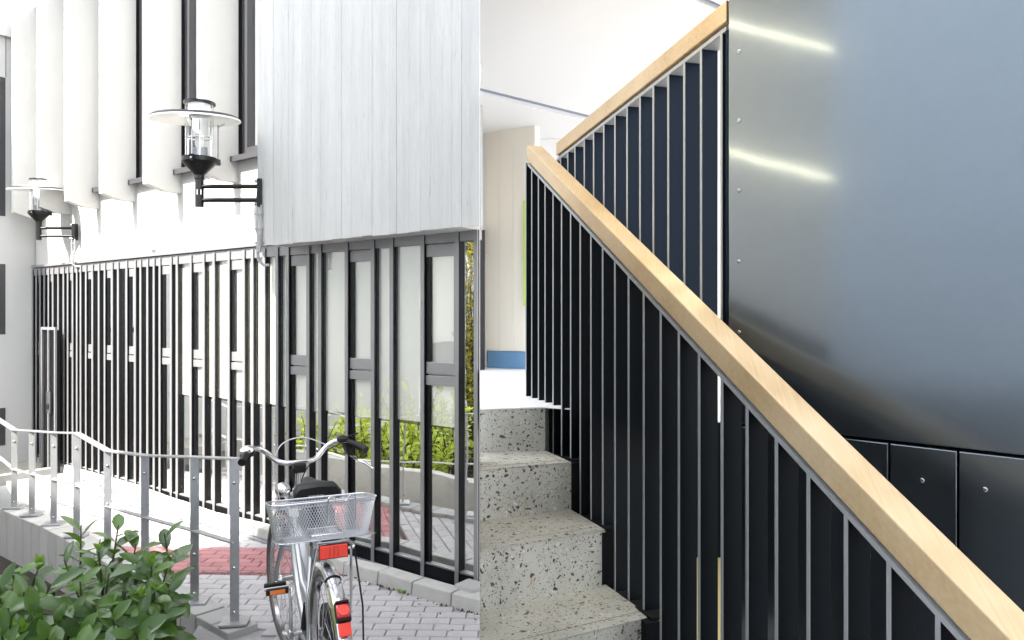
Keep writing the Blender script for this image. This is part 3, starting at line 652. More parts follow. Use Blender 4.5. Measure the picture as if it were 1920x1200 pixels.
    if mark:
        cu = bpy.data.curves.new('lamp_number', 'FONT'); cu.body = '0 11'; cu.size = .052; cu.align_x = 'CENTER'; cu.extrude = .0008
        tmp = bpy.data.objects.new('t', cu); col.objects.link(tmp); bpy.context.view_layer.update()
        me = bpy.data.meshes.new_from_object(tmp.evaluated_get(bpy.context.evaluated_depsgraph_get())); bpy.data.objects.remove(tmp)
        me.materials.clear(); me.materials.append(M['lamp_white']); t = bpy.data.objects.new('number', me); col.objects.link(t); t.parent = o
        t.location = (-.01, -.0352 * q, .095 * q); t.rotation_euler = (R(90), 0, 0)
    return o, c, wl, q
# distances: wall plate sits on the concrete edge / on the white wall
Y1 = fp(fs(487, .30), .30, 0).y - .0
L1, c1, wl1, q1 = lamp(374, 190, 388, 489, 79, Y1, 'larger black wall lamp with white disc shade on the corner of the concrete wall', True)
Y2 = fp(fs(140, .05), .05, 0).y - .0
L2, c2, wl2, q2 = lamp(73, 335, 450, 141, 46, Y2, 'smaller black wall lamp farther down the white wall, on its left', False)
for wl_, q_, drop, lb in ((wl1, q1, .34, 'grey cable conduit hanging from the larger wall lamp to the window head'), (wl2, q2, .22, 'thin cable conduit hanging below the smaller far wall lamp')):
    z0 = wl_.z - .02
    cd = thing('cable_conduit', lb, 'cable', V(wl_.x, wl_.y, wl_.z - drop))
    k = MB()
    for dx, z1 in ((-.018, z0 - drop * .8), (.012, z0 - drop * .62)):
        pp = [V(wl_.x + dx, wl_.y - .03, z0 + .03), V(wl_.x + dx, wl_.y - .03, z0 - drop * .45), V(wl_.x + dx * .6, wl_.y - .03, z1)]; k.tube(pp, .006, 6)
    k.tube([V(wl_.x - .005, wl_.y - .03, z0 - drop * .5), V(wl_.x - .005, wl_.y - .03, z0 - drop * .9)], .017, 8)
    k.tube([V(wl_.x - .012, wl_.y - .03, z0 - drop * .85), V(wl_.x - .008, wl_.y - .03, z0 - drop * 1.05), V(wl_.x + .02, wl_.y - .02, z0 - drop * 1.16), V(wl_.x + .07, wl_.y - .03, z0 - drop * 1.17)], .011, 8)
    obj('pipe', k, M['palisade'], cd, smooth=True)
    k = MB()
    for f in (.1, .42, .7): k.beam(V(wl_.x - .03, wl_.y - .028, z0 - drop * f), V(wl_.x + .022, wl_.y - .028, z0 - drop * f), V(0, .02, 0), V(0, 0, .012))
    obj('clip', k, M['alu'], cd)

# leaf litter and grit on the paving
lt = MB()
for i in range(420):
    y = random.uniform(3.6, 5.2); xl, xr = x_on(WALL, y) + .12, x_on(KF, y) - .02; f = random.random(); x = xr - (xr - xl) * f ** 2.2
    r_ = random.uniform(.0015, .004) if random.random() < .9 else random.uniform(.008, .014); a = random.uniform(0, 6.28); p = V(x, y, .002)
    lt.quad(p + V(math.cos(a), math.sin(a), 0) * r_ + V(0, 0, r_ * .4), p + V(-math.sin(a), math.cos(a), 0) * r_ * .5, p - V(math.cos(a), math.sin(a), 0) * r_, p - V(-math.sin(a), math.cos(a), .3) * r_ * .5)
obj('leaf_litter', lt, M['bark'])['kind'] = 'stuff'

# ------------------------------------------------------------------ bicycle (x forward, y left, z up)
bk = thing('bicycle', 'silver city bicycle with wire basket on its rear rack and red reflectors', 'bicycle', (-.69, 2.80, 0), rz=math.atan2(.911, -.413))
RA, FA, BB = V(0, 0, .345), V(1.01, 0, .345), V(.42, 0, .305)
ST = R(8)
def T(p):
    p = Vector(p); c, s_ = math.cos(ST), math.sin(ST); x, y = p.x - .93, p.y
    return Vector((.93 + x * c - y * s_, x * s_ + y * c, p.z))
def I(p): return Vector(p)
def bz(nm, k, m, parent=bk, smooth=True, bevel=0): return obj(nm, k, m, parent, smooth=smooth, local=True, bevel=bevel)
def steer(k):
    k.v = [T(p) for p in k.v]; return k
def circ(n=10, r=.018, c=.327): return [(c + r * math.cos(a * 2 * math.pi / n), r * 1.05 * math.sin(a * 2 * math.pi / n)) for a in range(n)]
def wheel(c, fn, ph):
    k = MB(); k.lathe([(.327 + .018 * math.cos(a), .020 * math.sin(a)) for a in [2 * math.pi * q / 10 for q in range(10)]], c, 64, (0, 1, 0), closed=True); w_ = bz('wheel', fn(k), M['tyre'])
    k = MB(); k.lathe([(.311, -.012), (.314, -.013), (.314, .013), (.311, .012), (.296, .009), (.296, -.009)], c, 64, (0, 1, 0), closed=True); bz('rim', fn(k), M['chrome'], w_)
    k = MB(); k.lathe([(.012, -.05), (.024, -.034), (.024, -.030), (.014, -.026), (.014, .026), (.024, .030), (.024, .034), (.012, .05)], c, 16, (0, 1, 0)); bz('hub', fn(k), M['chrome'], w_)
    k = MB()
    for i in range(36):
        a = 2 * math.pi * i / 36 + ph; sd_ = 1 if i % 2 else -1; cr = (R(62) if (i // 2) % 2 else -R(62))
        h = c + V(.023 * math.cos(a + cr), .032 * sd_, .023 * math.sin(a + cr)); e = c + V(.298 * math.cos(a), .003 * sd_, .298 * math.sin(a)); k.tube([h, e], .0011, 4, cap=False)
    bz('spokes', fn(k), M['chrome'], w_)
    return w_
fw = wheel(FA, steer, .1); rwh = wheel(RA, lambda k: k, .2)
k = MB(); a = R(165); cc = FA + V(.20 * math.cos(a), -.012, .20 * math.sin(a)); tv = V(-math.sin(a), 0, math.cos(a)); k.beam(cc - tv * .045, cc + tv * .045, V(0, .012, 0), V(math.cos(a), 0, math.sin(a)) * .032); bz('spoke_reflector', steer(k), M['orange_refl'], fw, smooth=False)
# frame
k = MB()
k.tube([V(.905, 0, .60), V(.850, 0, .80)], .022, 14); hd = k
k.tube([V(.895, 0, .64), V(.80, 0, .49), V(.68, 0, .385), V(.55, 0, .325), BB], .021, 14)
k.tube([V(.868, 0, .73), V(.74, 0, .56), V(.60, 0, .455), V(.36, 0, .44)], .015, 12)
k.tube([BB + V(-.0, 0, -.02), V(.285, 0, .72)], .018, 12)
k.lathe([(.026, -.035), (.026, .035)], BB, 16, (0, 1, 0))
for s_ in (-1, 1):
    k.tube([BB + V(-.03, .028 * s_, 0), V(.2, .045 * s_, .32), RA + V(0, .062 * s_, 0)], .010, 8)
    k.tube([V(.31, .012 * s_, .66), V(.16, .05 * s_, .52), RA + V(0, .062 * s_, 0)], .0085, 8)
fr_ = bz('frame', k, M['bike_silver'])
k = MB(); k.tube([V(.285, 0, .70), V(.255, 0, .90)], .013, 12); bz('seat_post', k, M['chrome'])
k = MB(); k.tube([V(.287, 0, .712), V(.281, 0, .735)], .022, 12); bz('seat_clamp', k, M['chrome'])
# fork
k = MB()
for s_ in (-1, 1): k.tube([V(.905, .045 * s_, .60), V(.93, .052 * s_, .52), V(1.0, .054 * s_, .41), FA + V(0, .054 * s_, 0)], [.013, .013, .011, .009], 10)
k.beam(V(.905, -.058, .605), V(.905, .058, .605), V(.04, 0, 0), V(0, 0, .03)); bz('fork', steer(k), M['bike_silver'])
k = MB(); k.tube([V(.848, 0, .80), V(.825, 0, .925)], .0125, 12); k.lathe([(.027, 0), (.027, .012), (.022, .02), (.024, .03), (.018, .04)], V(.852, 0, .79), 16, (-.06, 0, .2)); bz('stem', steer(k), M['chrome'])
k = MB(); k.hexa([V(.79, -.032, .905), V(.85, -.026, .905), V(.85, .026, .905), V(.79, .032, .905)], [V(.785, -.030, .950), V(.85, -.026, .955), V(.85, .026, .955), V(.785, .030, .950)]); k.beam(V(.80, .04, .87), V(.80, .04, .93), V(.02, 0, 0), V(0, .02, 0)); bz('stem_cover', steer(k), M['rubber'], bevel=.01)
# handlebar
def smoothp(P, n=6):
    out = []; P = [Vector(p) for p in P]; Q = [P[0]] + P + [P[-1]]
    for i in range(1, len(Q) - 2):
        for t in range(n):
            f = t / n; a, b, c, d = Q[i - 1:i + 3]
            out.append(.5 * ((2 * b) + (c - a) * f + (2 * a - 5 * b + 4 * c - d) * f * f + (3 * b - 3 * c + d - a) * f ** 3))
    out.append(P[-1]); return out
side = [(.815, .05, .955), (.835, .095, .965), (.850, .14, 1.005), (.845, .18, 1.03), (.825, .21, 1.034), (.79, .235, 1.03)]
hb = [V(x, y, z) for x, y, z in reversed(side)] + [V(.812, 0, .955)] + [V(x, -y, z) for x, y, z in side]
k = MB(); k.tube(smoothp(hb), .0125, 12); bar = bz('handlebar', steer(k), M['chrome'])
for s_ in (1, -1):
    k = MB(); k.tube(smoothp([(.793, .233 * s_, 1.030), (.76, .255 * s_, 1.024), (.72, .277 * s_, 1.012), (.695, .288 * s_, 1.002)], 4), [.0165] * 12 + [.019], 12); bz('grip', steer(k), M['rubber'])
k = MB(); k.beam(V(.795, -.222, 1.02), V(.80, -.245, .965), V(.05, 0, 0), V(0, .03, .012)); bz('brake_body', steer(k), M['rubber'], bevel=.005)
k = MB(); k.tube(smoothp([(.80, -.245, .975), (.79, -.262, .955), (.73, -.285, .94), (.67, -.315, .915)], 5), [.008] * 6 + [.007] * 6 + [.006] * 3 + [.007], 8); bz('brake_lever', steer(k), M['chrome'])
k = MB(); k.lathe([(.026, 0), (.03, .006), (.028, .018), (.015, .026), (0, .028)], V(.815, -.215, 1.035), 16, (-.1, 0, 1)); k.tube([V(.81, -.215, 1.05), V(.80, -.29, 1.07)], .004, 6); bz('gear_shifter', steer(k), M['rubber'])
k = MB(); k.lathe([(.03, 0), (.034, .008), (.030, .022), (.015, .030), (0, .032)], V(.785, .245, 1.028), 18, (-.15, .3, 1)); bz('bell', steer(k), M['chrome'])
k = MB(); k.lathe([(.034, -.012), (.034, 0), (.02, .001)], V(.785, .245, 1.026), 18, (-.15, .3, 1)); bz('bell_base', steer(k), M['rubber'])
k = MB(); k.tube(smoothp([(.80, -.245, .975), (.86, -.18, 1.0), (.90, -.05, 1.055), (.90, .06, 1.03), (.89, .10, .93), (.90, .075, .80), (.92, .05, .70), (.94, .05, .60)], 8), .003, 6); bz('cable', steer(k), M['grey_tag'])
k = MB(); k.tube(smoothp([(.81, -.21, 1.03), (.86, -.10, .96), (.87, -.03, .86), (.86, -.02, .72)], 6), .003, 6); bz('cable', steer(k), M['rubber'])
k = MB(); k.lathe([(0, 0), (.022, .012), (.034, .04), (.038, .06), (.036, .066), (0, .07)], V(.93, .03, .79), 18, (1, 0, .05)); bz('headlamp', steer(k), M['chrome'])
# saddle
k = MB(); secs = [(.203, .088, .966, .895, .2), (.212, .094, .974, .892, .25), (.27, .090, .975, .90, .3), (.33, .065, .965, .905, .3), (.40, .035, .958, .91, .3), (.47, .022, .955, .915, .3), (.49, .012, .945, .92, .3)]
rings = []
for x, hw, zt, zb, f in secs:
    zz = zt - zb; rings.append([V(x, y, z) for y, z in ((-hw, zb + .01), (-hw, zb + zz * .62), (-hw * .80, zt - zz * .08), (0, zt), (hw * .80, zt - zz * .08), (hw, zb + zz * .62), (hw, zb + .01), (hw * .7, zb), (-hw * .7, zb))])
n_ = 9
for r_ in rings: k.v += r_
for i in range(len(rings) - 1):
    for q in range(n_): q2 = (q + 1) % n_; k.f.append((i * n_ + q, i * n_ + q2, (i + 1) * n_ + q2, (i + 1) * n_ + q)); k.m.append(0)
k.f.append(tuple(range(n_))); k.f.append(tuple((len(rings) - 1) * n_ + q for q in range(n_))); k.m += [0, 0]
sadl = bz('saddle', k, M['saddle'], bevel=.004)
k = MB()
for i, wdt in enumerate((.006, .004, .005, .003, .006, .004, .005)):
    y = .032 - i * .0085; k.box(.2015, .2025, y, y + wdt, .922, .934)
bz('printed_mark', k, M['grey_tag'], sadl, smooth=False)
k = MB(); k.box(.20, .31, -.066, .066, .80, .875); bz('saddle_bag', k, M['saddle'], bevel=.012)
k = MB()
for s_ in (-1, 1):
    P = [(.25 + .022 * math.cos(a), .05 * s_ + .022 * math.sin(a), .865 + .008 * a / 2) for a in [q * .7 for q in range(14)]]; k.tube(P, .004, 5)
bz('saddle_spring', k, M['chrome'], sadl)
# mudguards
prof = ((-.028, -.012), (-.022, .002), (-.010, .008), (0, .0095), (.010, .008), (.022, .002), (.028, -.012))
def guard(c, a0, a1, n=28):
    k = MB()
    for i in range(n + 1):
        a = R(a0 + (a1 - a0) * i / n)
        for y, dr_ in prof: r_ = .366 + dr_; k.v.append(c + V(r_ * math.cos(a), y, r_ * math.sin(a)))
        for y, dr_ in prof: r_ = .364 + dr_; k.v.append(c + V(r_ * math.cos(a), y * .97, r_ * math.sin(a)))
    pn = len(prof)
    for i in range(n):
        A, B = i * 2 * pn, (i + 1) * 2 * pn
        for q in range(pn - 1):
            k.f.append((A + q, A + q + 1, B + q + 1, B + q)); k.f.append((A + pn + q + 1, A + pn + q, B + pn + q, B + pn + q + 1)); k.m += [0, 0]
        k.f.append((A, B, B + pn, A + pn)); k.f.append((A + pn - 1, A + 2 * pn - 1, B + 2 * pn - 1, B + pn - 1)); k.m += [0, 0]
    return k
mg = bz('mudguard', guard(RA, 55, 150), M['chrome'])
bz('mudguard', steer(guard(FA, 50, 205)), M['steel'])
k = MB(); a = R(106); k.tube([RA + V((.367 + d_) * math.cos(a), y, (.367 + d_) * math.sin(a)) for y, d_ in prof], .004, 6); bz('clamp_band', k, M['rubber'], mg)
k = MB()
for s_ in (-1, 1): k.tube([RA + V(0, .072 * s_, 0), RA + V(.372 * math.cos(R(147)), .030 * s_, .372 * math.sin(R(147)))], .0025, 6)
bz('stay', k, M['chrome'], mg)
def on_guard(adeg, r_=.378): a = R(adeg); return RA + V(r_ * math.cos(a), 0, r_ * math.sin(a)), V(math.cos(a), 0, math.sin(a)), V(-math.sin(a), 0, math.cos(a))
c, out, tan = on_guard(133, .392); k = MB(); k.beam(c - tan * .028, c + tan * .022, V(0, .046, 0), out * .035); tl_ = bz('tail_light', k, M['red_dark'], bevel=.006)
k = MB(); k.beam(c - tan * .036 + out * .002, c - tan * .029 + out * .002, V(0, .046, 0), out * .04); k.beam(c - tan * .036 + out * .0, c + tan * .03, V(0, .05, 0), out * .018); bz('housing', k, M['rubber'], tl_)
k = MB(); c2, o2, t2 = on_guard(157, .392); k.lathe([(.019, 0), (.019, .006)], c + out * .0176, 18, out); bz('lens', k, M['red_refl'], tl_)
c, out, tan = on_guard(141, .390); k = MB(); k.beam(c - tan * .020, c + tan * .024, V(0, .042, 0), out * .012); bz('rear_reflector', k, M['red_refl'], smooth=False, bevel=.003)
# rack, basket, wide reflector
k = MB()
for s_ in (-1, 1):
    k.tube([V(.27, .03 * s_, .76), V(.2, .06 * s_, .815), V(-.16, .06 * s_, .825), V(-.175, .05 * s_, .825)], .006, 8)
    k.tube([V(-.12, .06 * s_, .825), V(-.03, .08 * s_, .60), RA + V(0, .075 * s_, 0)], .005, 8)
for x in (-.17, -.08, .02, .12): k.tube([V(x, -.06, .823), V(x, .06, .823)], .005, 6)
rk = bz('rack', k, M['chrome'])
k = MB(); k.beam(V(-.188, -.034, .822), V(-.188, .064, .822), V(.008, 0, 0), V(0, 0, .046)); rr_ = bz('wide_reflector', k, M['red_refl'], smooth=False, bevel=.003)
k = MB(); k.beam(V(-.184, -.036, .822), V(-.184, .066, .822), V(.006, 0, 0), V(0, 0, .051))
for y in (.001, .015, .029): k.beam(V(-.1925, y, .800), V(-.1925, y, .844), V(.0008, 0, 0), V(0, .0012, 0))
bz('backing', k, M['rubber'], rr_, smooth=False)
# strap hanging from the rack past the tail light
k = MB(); k.tube([V(-.17, -.062, .82), V(-.20, -.085, .62), V(-.24, -.080, .42)], .0035, 5); bz('elastic_strap', k, M['rubber'])
B0, B1 = (-.10, .08, .165, .845), (-.125, .105, .190, .985)
def dip(P): return [p - V(0, 0, .0 + .16 * (p.x + .125)) for p in P]      # x0, x1, half width, z   bottom / top
def bcorner(P, f=None):
    x0, x1, h, z = P; rr = .05; out = []; yo = .028
    for cx, cy, a0 in ((x1 - rr, h - rr, 0), (x0 + rr, h - rr, 90), (x0 + rr, -h + rr, 180), (x1 - rr, -h + rr, 270)):
        for q in range(5): a = R(a0 + q * 22.5); out.append(V(cx + rr * math.cos(a), cy + yo + rr * math.sin(a), z))
    return out
def loopat(P, t):
    L = [(P[(i + 1) % len(P)] - P[i]).length for i in range(len(P))]; tot = sum(L); d = (t % 1) * tot
    for i, l in enumerate(L):
        if d <= l: return P[i].lerp(P[(i + 1) % len(P)], d / l)
        d -= l
    return P[0]
lo, hi = dip(bcorner(B0)), dip(bcorner(B1))
k = MB(); k.tube(hi, .0035, 8, closed=True); rim_ = bz('basket', k, M['wire'])
k = MB(); k.tube([p - V(0, 0, .012) for p in dip(bcorner((-.123, .103, .188, .985)))], .002, 6, closed=True); k.tube(lo, .0025, 6, closed=True); bz('hoop', k, M['wire'], rim_)
k = MB(); NW = 104
for i in range(NW):
    for sg in (1, -1):
        P = [loopat(lo, i / NW + sg * f * 7.0 / NW).lerp(loopat(hi, i / NW + sg * f * 7.0 / NW), f) for f in (0, .25, .5, .75, 1)]
        k.tube(P, .0011, 3, cap=False)
for i in range(17):
    x = B0[0] + .005 + i * .0105; zz = .844 - .16 * (x + .125); k.tube([V(x, -B0[2] + .01, zz), V(x, B0[2] - .01, zz)], .0009, 3, cap=False)
for i in range(32):
    y = -B0[2] + .006 + i * .0105; k.tube([V(B0[0] + .006, y, .8455 - .0045), V(B0[1] - .006, y, .8455 - .032)], .0009, 3, cap=False)
bz('wire_mesh', k, M['wire'], rim_)['kind'] = 'stuff'
k = MB(); P = [(-.130, -.045, .91), (-.132, -.045, .985), (-.132, -.035, 1.0), (-.132, -.022, .997), (-.132, -.012, .982), (-.132, .02, .982), (-.132, .03, .997), (-.132, .043, 1.0), (-.132, .052, .985), (-.130, .052, .91)]
P = [(x, -y, z) for x, y, z in P]; k.tube(smoothp([(x, y - .02, z) for x, y, z in P], 4), .003, 7); bz('carry_handle', k, M['chrome'], rim_)
k = MB(); k.hexa([V(.03, .10, .90), V(.03, .135, .905), V(.033, .135, .905), V(.033, .10, .90)], [V(.03, .105, .932), V(.03, .14, .937), V(.033, .14, .937), V(.033, .105, .932)]); bz('paper_tag', k, M['lamp_white'], rim_, smooth=False)
# cranks, pedals, chain case
k = MB(); k.tube([BB + V(0, -.085, 0), BB + V(0, .085, 0)], .009, 10); k.beam(BB + V(0, .075, -.01), BB + V(.01, .078, .20), V(.022, 0, 0), V(0, .012, 0)); k.beam(BB + V(0, -.078, .01), BB + V(-.01, -.080, -.17), V(.022, 0, 0), V(0, .012, 0)); k.box(.40, .445, .068, .086, .285, .325); bz('crank', k, M['chrome'], bevel=.003)
for c in (BB + V(.01, .135, .20), BB + V(-.01, -.137, -.17)):
    k = MB(); k.tube([c - V(0, .048, 0), c + V(0, .048, 0)], .007, 8); pd = bz('pedal', k, M['chrome'])
    for dx, dz in ((-.035, .0), (.035, .0)):
        k = MB(); k.box(c.x + dx - .011, c.x + dx + .011, c.y - .045, c.y + .045, c.z - .013, c.z + .013); bz('tread_block', k, M['rubber'], pd, bevel=.005)
    k = MB(); k.box(c.x - .050, c.x - .0462, c.y - .030, c.y + .030, c.z - .008, c.z + .008); bz('pedal_reflector', k, M['orange_refl'], pd)
k = MB(); loop = []
for i in range(13): a = R(-90 + i * 15); loop.append(BB + V(.105 * math.cos(a), -.06, .105 * math.sin(a)))
for i in range(13): a = R(90 + i * 15); loop.append(RA + V(.06 * math.cos(a), -.06, .06 * math.sin(a)))
k.hexa(loop, [p + V(0, -.022, 0) for p in loop]); bz('chain_case', k, M['rubber'], bevel=.005)
k = MB()
for s_ in (-1, 1): k.lathe([(.012, 0), (.012, .012), (.006, .013), (.006, .03)], RA + V(0, .066 * s_, 0), 10, (0, s_, 0))
bz('axle_nut', k, M['chrome'], rwh)
k = MB(); k.tube([BB + V(-.12, .05, .01), BB + V(-.20, .14, -.298)], .008, 8); bz('kickstand', k, M['chrome'])
k = MB(); k.tube([V(.40, .02, .33), V(.38, .012, .44)], .020, 8); bz('guard_sleeve', k, M['rubber'])

# ------------------------------------------------------------------ shrubs
def leaf_mesh(name, m, L, W, fold, curl):
    k = MB(); st = ((0, .04), (.18, .55), (.42, .95), (.68, .92), (.87, .55), (1, .02)); rows = []
    for t, wv in st:
        x = t * L; zc = -curl * L * t * t; hw = W / 2 * wv; rows.append((len(k.v),)); k.v += [V(x, -hw, zc + fold * hw), V(x, 0, zc), V(x, hw, zc + fold * hw)]
    for i in range(len(st) - 1):
        a, b = i * 3, (i + 1) * 3
        for q in (0, 1): k.f.append((a + q, b + q, b + q + 1, a + q + 1)); k.m.append(0)
    me = bpy.data.meshes.new(name); me.from_pydata([tuple(p) for p in k.v], [], k.f); me.materials.append(m)
    me.polygons.foreach_set('use_smooth', [True] * len(me.polygons)); return me
LV = [leaf_mesh('laurel_leaf', M['leaf'], random.uniform(.13, .18), random.uniform(.058, .080), random.uniform(.15, .5), random.uniform(.05, .35)) for _ in range(8)]
LY = [leaf_mesh('young_leaf', M['leaf_young'], random.uniform(.055, .08), random.uniform(.017, .026), .4, random.uniform(-.1, .2)) for _ in range(5)]
def frame_from(d, upish):
    x = d.normalized(); y = upish.cross(x); y = y.normalized() if y.length > 1e-4 else x.orthogonal().normalized(); z = x.cross(y); return Matrix((x, y, z)).transposed()
def shrub(name, label, loc, tips, group, max_parts=300, leafm=None, young=None, ypr=.16, scale=1.0):
    o = thing(name, label, 'shrub', loc, group); loc = Vector(loc); lv = []; stems = MB(); leafm = leafm or LV; young = young or LY
    for tip in tips:
        tip = Vector(tip); b = loc + V(random.gauss(0, .06), random.gauss(0, .06), 0); mid = b.lerp(tip, .55) + V(random.gauss(0, .04), random.gauss(0, .04), -.02)
        P = [b, b.lerp(mid, .6), mid, mid.lerp(tip, .6) + V(0, 0, .01), tip]; stems.tube(P, [.009, .007, .006, .005, .003], 6)
        d = (tip - mid).normalized(); ang = random.uniform(0, 6.28)
        n = random.randint(13, 17)
        for i in range(n):
            f = i / n; t = 1 - (1 - f) ** 1.0; p = mid.lerp(tip, t) if f > .0 else mid; ang += 2.4
            side_ = d.orthogonal().normalized(); side_.rotate(Matrix.Rotation(ang, 3, d)); lift = .15 + .95 * f + random.gauss(0, .18)
            dirn = (side_ + d * lift + V(0, 0, random.gauss(-.05, .15))).normalized()
            lv.append((p, dirn, d, random.uniform(.8, 1.15) * (1.0 - .25 * f) * scale, 0))
        if random.random() < ypr:
            for i in range(random.randint(7, 11)):
                ang += 2.4; side_ = d.orthogonal().normalized(); side_.rotate(Matrix.Rotation(ang, 3, d)); lv.append((tip, (side_ * random.uniform(.25, .7) + d).normalized(), d, random.uniform(.6, 1.1) * scale, 1))
    obj('stems', stems, M['bark'], o, smooth=True)
    lv.sort(key=lambda q: q[0].y + q[0].x * .3)
    restm = {}
    for i, (p, dirn, up, s_, y) in enumerate(lv):
        me = random.choice(young if y else leafm); rot = frame_from(dirn, up)
        if i < max_parts:
            l = bpy.data.objects.new('leaf', me); col.objects.link(l); l.parent = o; l.matrix_local = Matrix.Translation(p - loc) @ rot.to_4x4() @ Matrix.Scale(s_, 4)
        else:
            k = restm.setdefault(y, MB()); A = len(k.v)
            for vv in me.vertices: k.v.append(p + rot @ (vv.co * s_))
            for pl in me.polygons: k.f.append(tuple(A + q for q in pl.vertices)); k.m.append(0)
    for y, k in restm.items(): obj('inner_leaves', k, (young if y else leafm)[0].materials[0], o, kind='stuff', smooth=True)
    return o
def tips_px(lst, jz=0):
    return [at(u, v, Y) for u, v, Y in lst]
def fill(n, u0, u1, v0, v1, Ya, Yb): return [at(random.uniform(u0, u1), random.uniform(v0, v1), random.uniform(Ya, Yb)) for _ in range(n)]
G_ = 'laurel shrubs in the planting bed'
shrub('laurel_shrub', 'dark glossy laurel shrub with the tallest upright shoot, middle of the bed', onz(190, 1330, -.36) * 1, tips_px([(152, 985, 3.75), (222, 985, 3.7), (185, 1035, 3.6), (120, 1050, 3.6), (255, 1020, 3.75), (205, 1075, 3.45), (150, 1090, 3.4), (235, 1110, 3.4), (180, 1140, 3.3), (120, 1130, 3.3), (260, 1075, 3.5), (210, 1160, 3.25), (150, 1180, 3.2)]), None)
shrub('laurel_shrub', 'laurel shrub reaching towards the railing posts with a pale green young shoot', onz(280, 1300, -.36), tips_px([(308, 1000, 3.7), (318, 1050, 3.65), (285, 1060, 3.5), (265, 1050, 3.6), (318, 1105, 3.5), (290, 1110, 3.4), (265, 1120, 3.35), (300, 1150, 3.35), (265, 1150, 3.25), (280, 1175, 3.2), (250, 1185, 3.15)]), None, ypr=.25)
shrub('laurel_shrub', 'dense laurel shrub filling the lower left corner of the bed', onz(30, 1330, -.36), tips_px([(70, 1070, 3.55), (25, 1075, 3.5), (95, 1095, 3.4), (45, 1110, 3.35), (0, 1100, 3.4), (15, 1140, 3.2), (65, 1150, 3.2), (105, 1160, 3.2), (-20, 1090, 3.5), (40, 1185, 3.05), (90, 1195, 3.05), (0, 1190, 3.0), (-40, 1150, 3.2)]), None, ypr=.2)
low = fill(12, -30, 290, 1190, 1290, 2.75, 3.1)
shrub('laurel_shrub', 'low laurel growth along the bottom edge of the bed', onz(150, 1450, -.36), low, None)
# bright shrubs farther left in the bed, seen in the window glass
LYw = [leaf_mesh('yellow_leaf', M['leaf_yellow'], random.uniform(.07, .10), random.uniform(.035, .05), .3, random.uniform(0, .3)) for _ in range(4)]
LGo = [leaf_mesh('ivy_leaf', M['leaf_gold'], random.uniform(.07, .10), random.uniform(.05, .07), .2, random.uniform(0, .3)) for _ in range(4)]
for i, (x, y, hh, rr) in enumerate(((-4.4, 4.3, 1.0, .5), (-5.2, 4.75, .9, .55), (-4.7, 3.7, 1.1, .5), (-5.6, 4.1, 1.2, .5), (-5.5, 5.5, .8, .5))):
    tp = []
    for _ in range(40):
        a = random.uniform(0, 6.28); r_ = rr * math.sqrt(random.random()); tp.append(V(x + r_ * math.cos(a), y + r_ * math.sin(a), -.3 + hh * random.uniform(.12, 1.0)))
    shrub('garden_shrub', ('bright yellow green shrub nearest the railing, mirrored in the window glass', 'low yellow green shrub behind the others, mirrored in the window glass', 'bushy yellow green shrub nearest the viewer, mirrored in the glass', 'tallest yellow green shrub beside the ivy column', 'lowest yellow green shrub at the far end of the bed')[i], (x, y, -.36), tp, 'yellow green shrubs beyond the railing', 0, LYw, LYw, .3, 1.2)
tp = [V(-6.3 + random.gauss(0, .16), 3.15 + random.gauss(0, .16), random.uniform(.2, 3.1)) for _ in range(110)]
iv = shrub('ivy_column', 'tall narrow golden green ivy column mirrored in the last window bay', (-6.3, 3.15, -.36), tp, None, 0, LGo, LGo, .2, 1.2); iv['category'] = 'climber'

# ------------------------------------------------------------------ stair hall on the right
KL = (900 - U0) / F                       # left boundary of the hall: a straight wall line through the courtyard's corner
def dz(d): return EYE - d
def hp(u, v, d): return onz(u, v, dz(d))
D = [.325, .48, .637, .80, .965]
nose = [((900, 766), (1022, 763)), ((900, 881), (1071, 866)), ((900, 1033), (1135, 993)), ((900, 1233), (1220, 1156))]
nose = [(hp(*a, d), hp(*b, d)) for (a, b), d in zip(nose, D)]
stepv = nose[3][1] - nose[2][1]; stepl = nose[3][0] - nose[2][0]
nl = nose[3][0] + stepl * 1.02; nr = nose[3][1] + stepv * 1.0
nose.append((V(nl.x, nl.y, dz(D[4])), V(nr.x, nr.y, dz(D[4]))))
stair = thing('terrazzo_staircase', 'speckled terrazzo staircase with black steel edge strips along its open side', 'staircase', (nose[2][1].x, nose[2][1].y, 0))
def inset(p, q, t): return p + (q - p) * t
for i in range(1, 5):
    (a, b), (c, d) = nose[i], nose[i - 1]        # a,b front edge; back edge under the riser above
    z = a.z; c2, d2 = V(c.x, c.y, z), V(d.x, d.y, z)
    k = MB(); f = .16
    fa, fb = inset(a, c2, f), inset(b, d2, f); ga, gb = inset(a, c2, f + .016), inset(b, d2, f + .016)
    zb = -.03
    body = [a, b, d2, c2]; inn = V(0, 0, -.004)
    k.hexa([V(p.x, p.y, zb) for p in body], [p + inn for p in body]); st_ = obj('step', k, M['terrazzo'], stair)
    k = MB(); k.hexa([p + inn * .8 for p in (a, b, fb, fa)], [a, b, fb, fa]); obj('nosing', k, M['terrazzo'], st_, bevel=.0025)
    k = MB(); k.hexa([p + inn * .8 for p in (ga, gb, d2, c2)], [ga, gb, d2, c2]); obj('tread', k, M['terrazzo'], st_)
    k = MB(); k.hexa([p + inn * .9 for p in (fa, fb, gb, ga)], [p + inn * .5 for p in (fa, fb, gb, ga)]); obj('groove', k, M['gap'], st_)
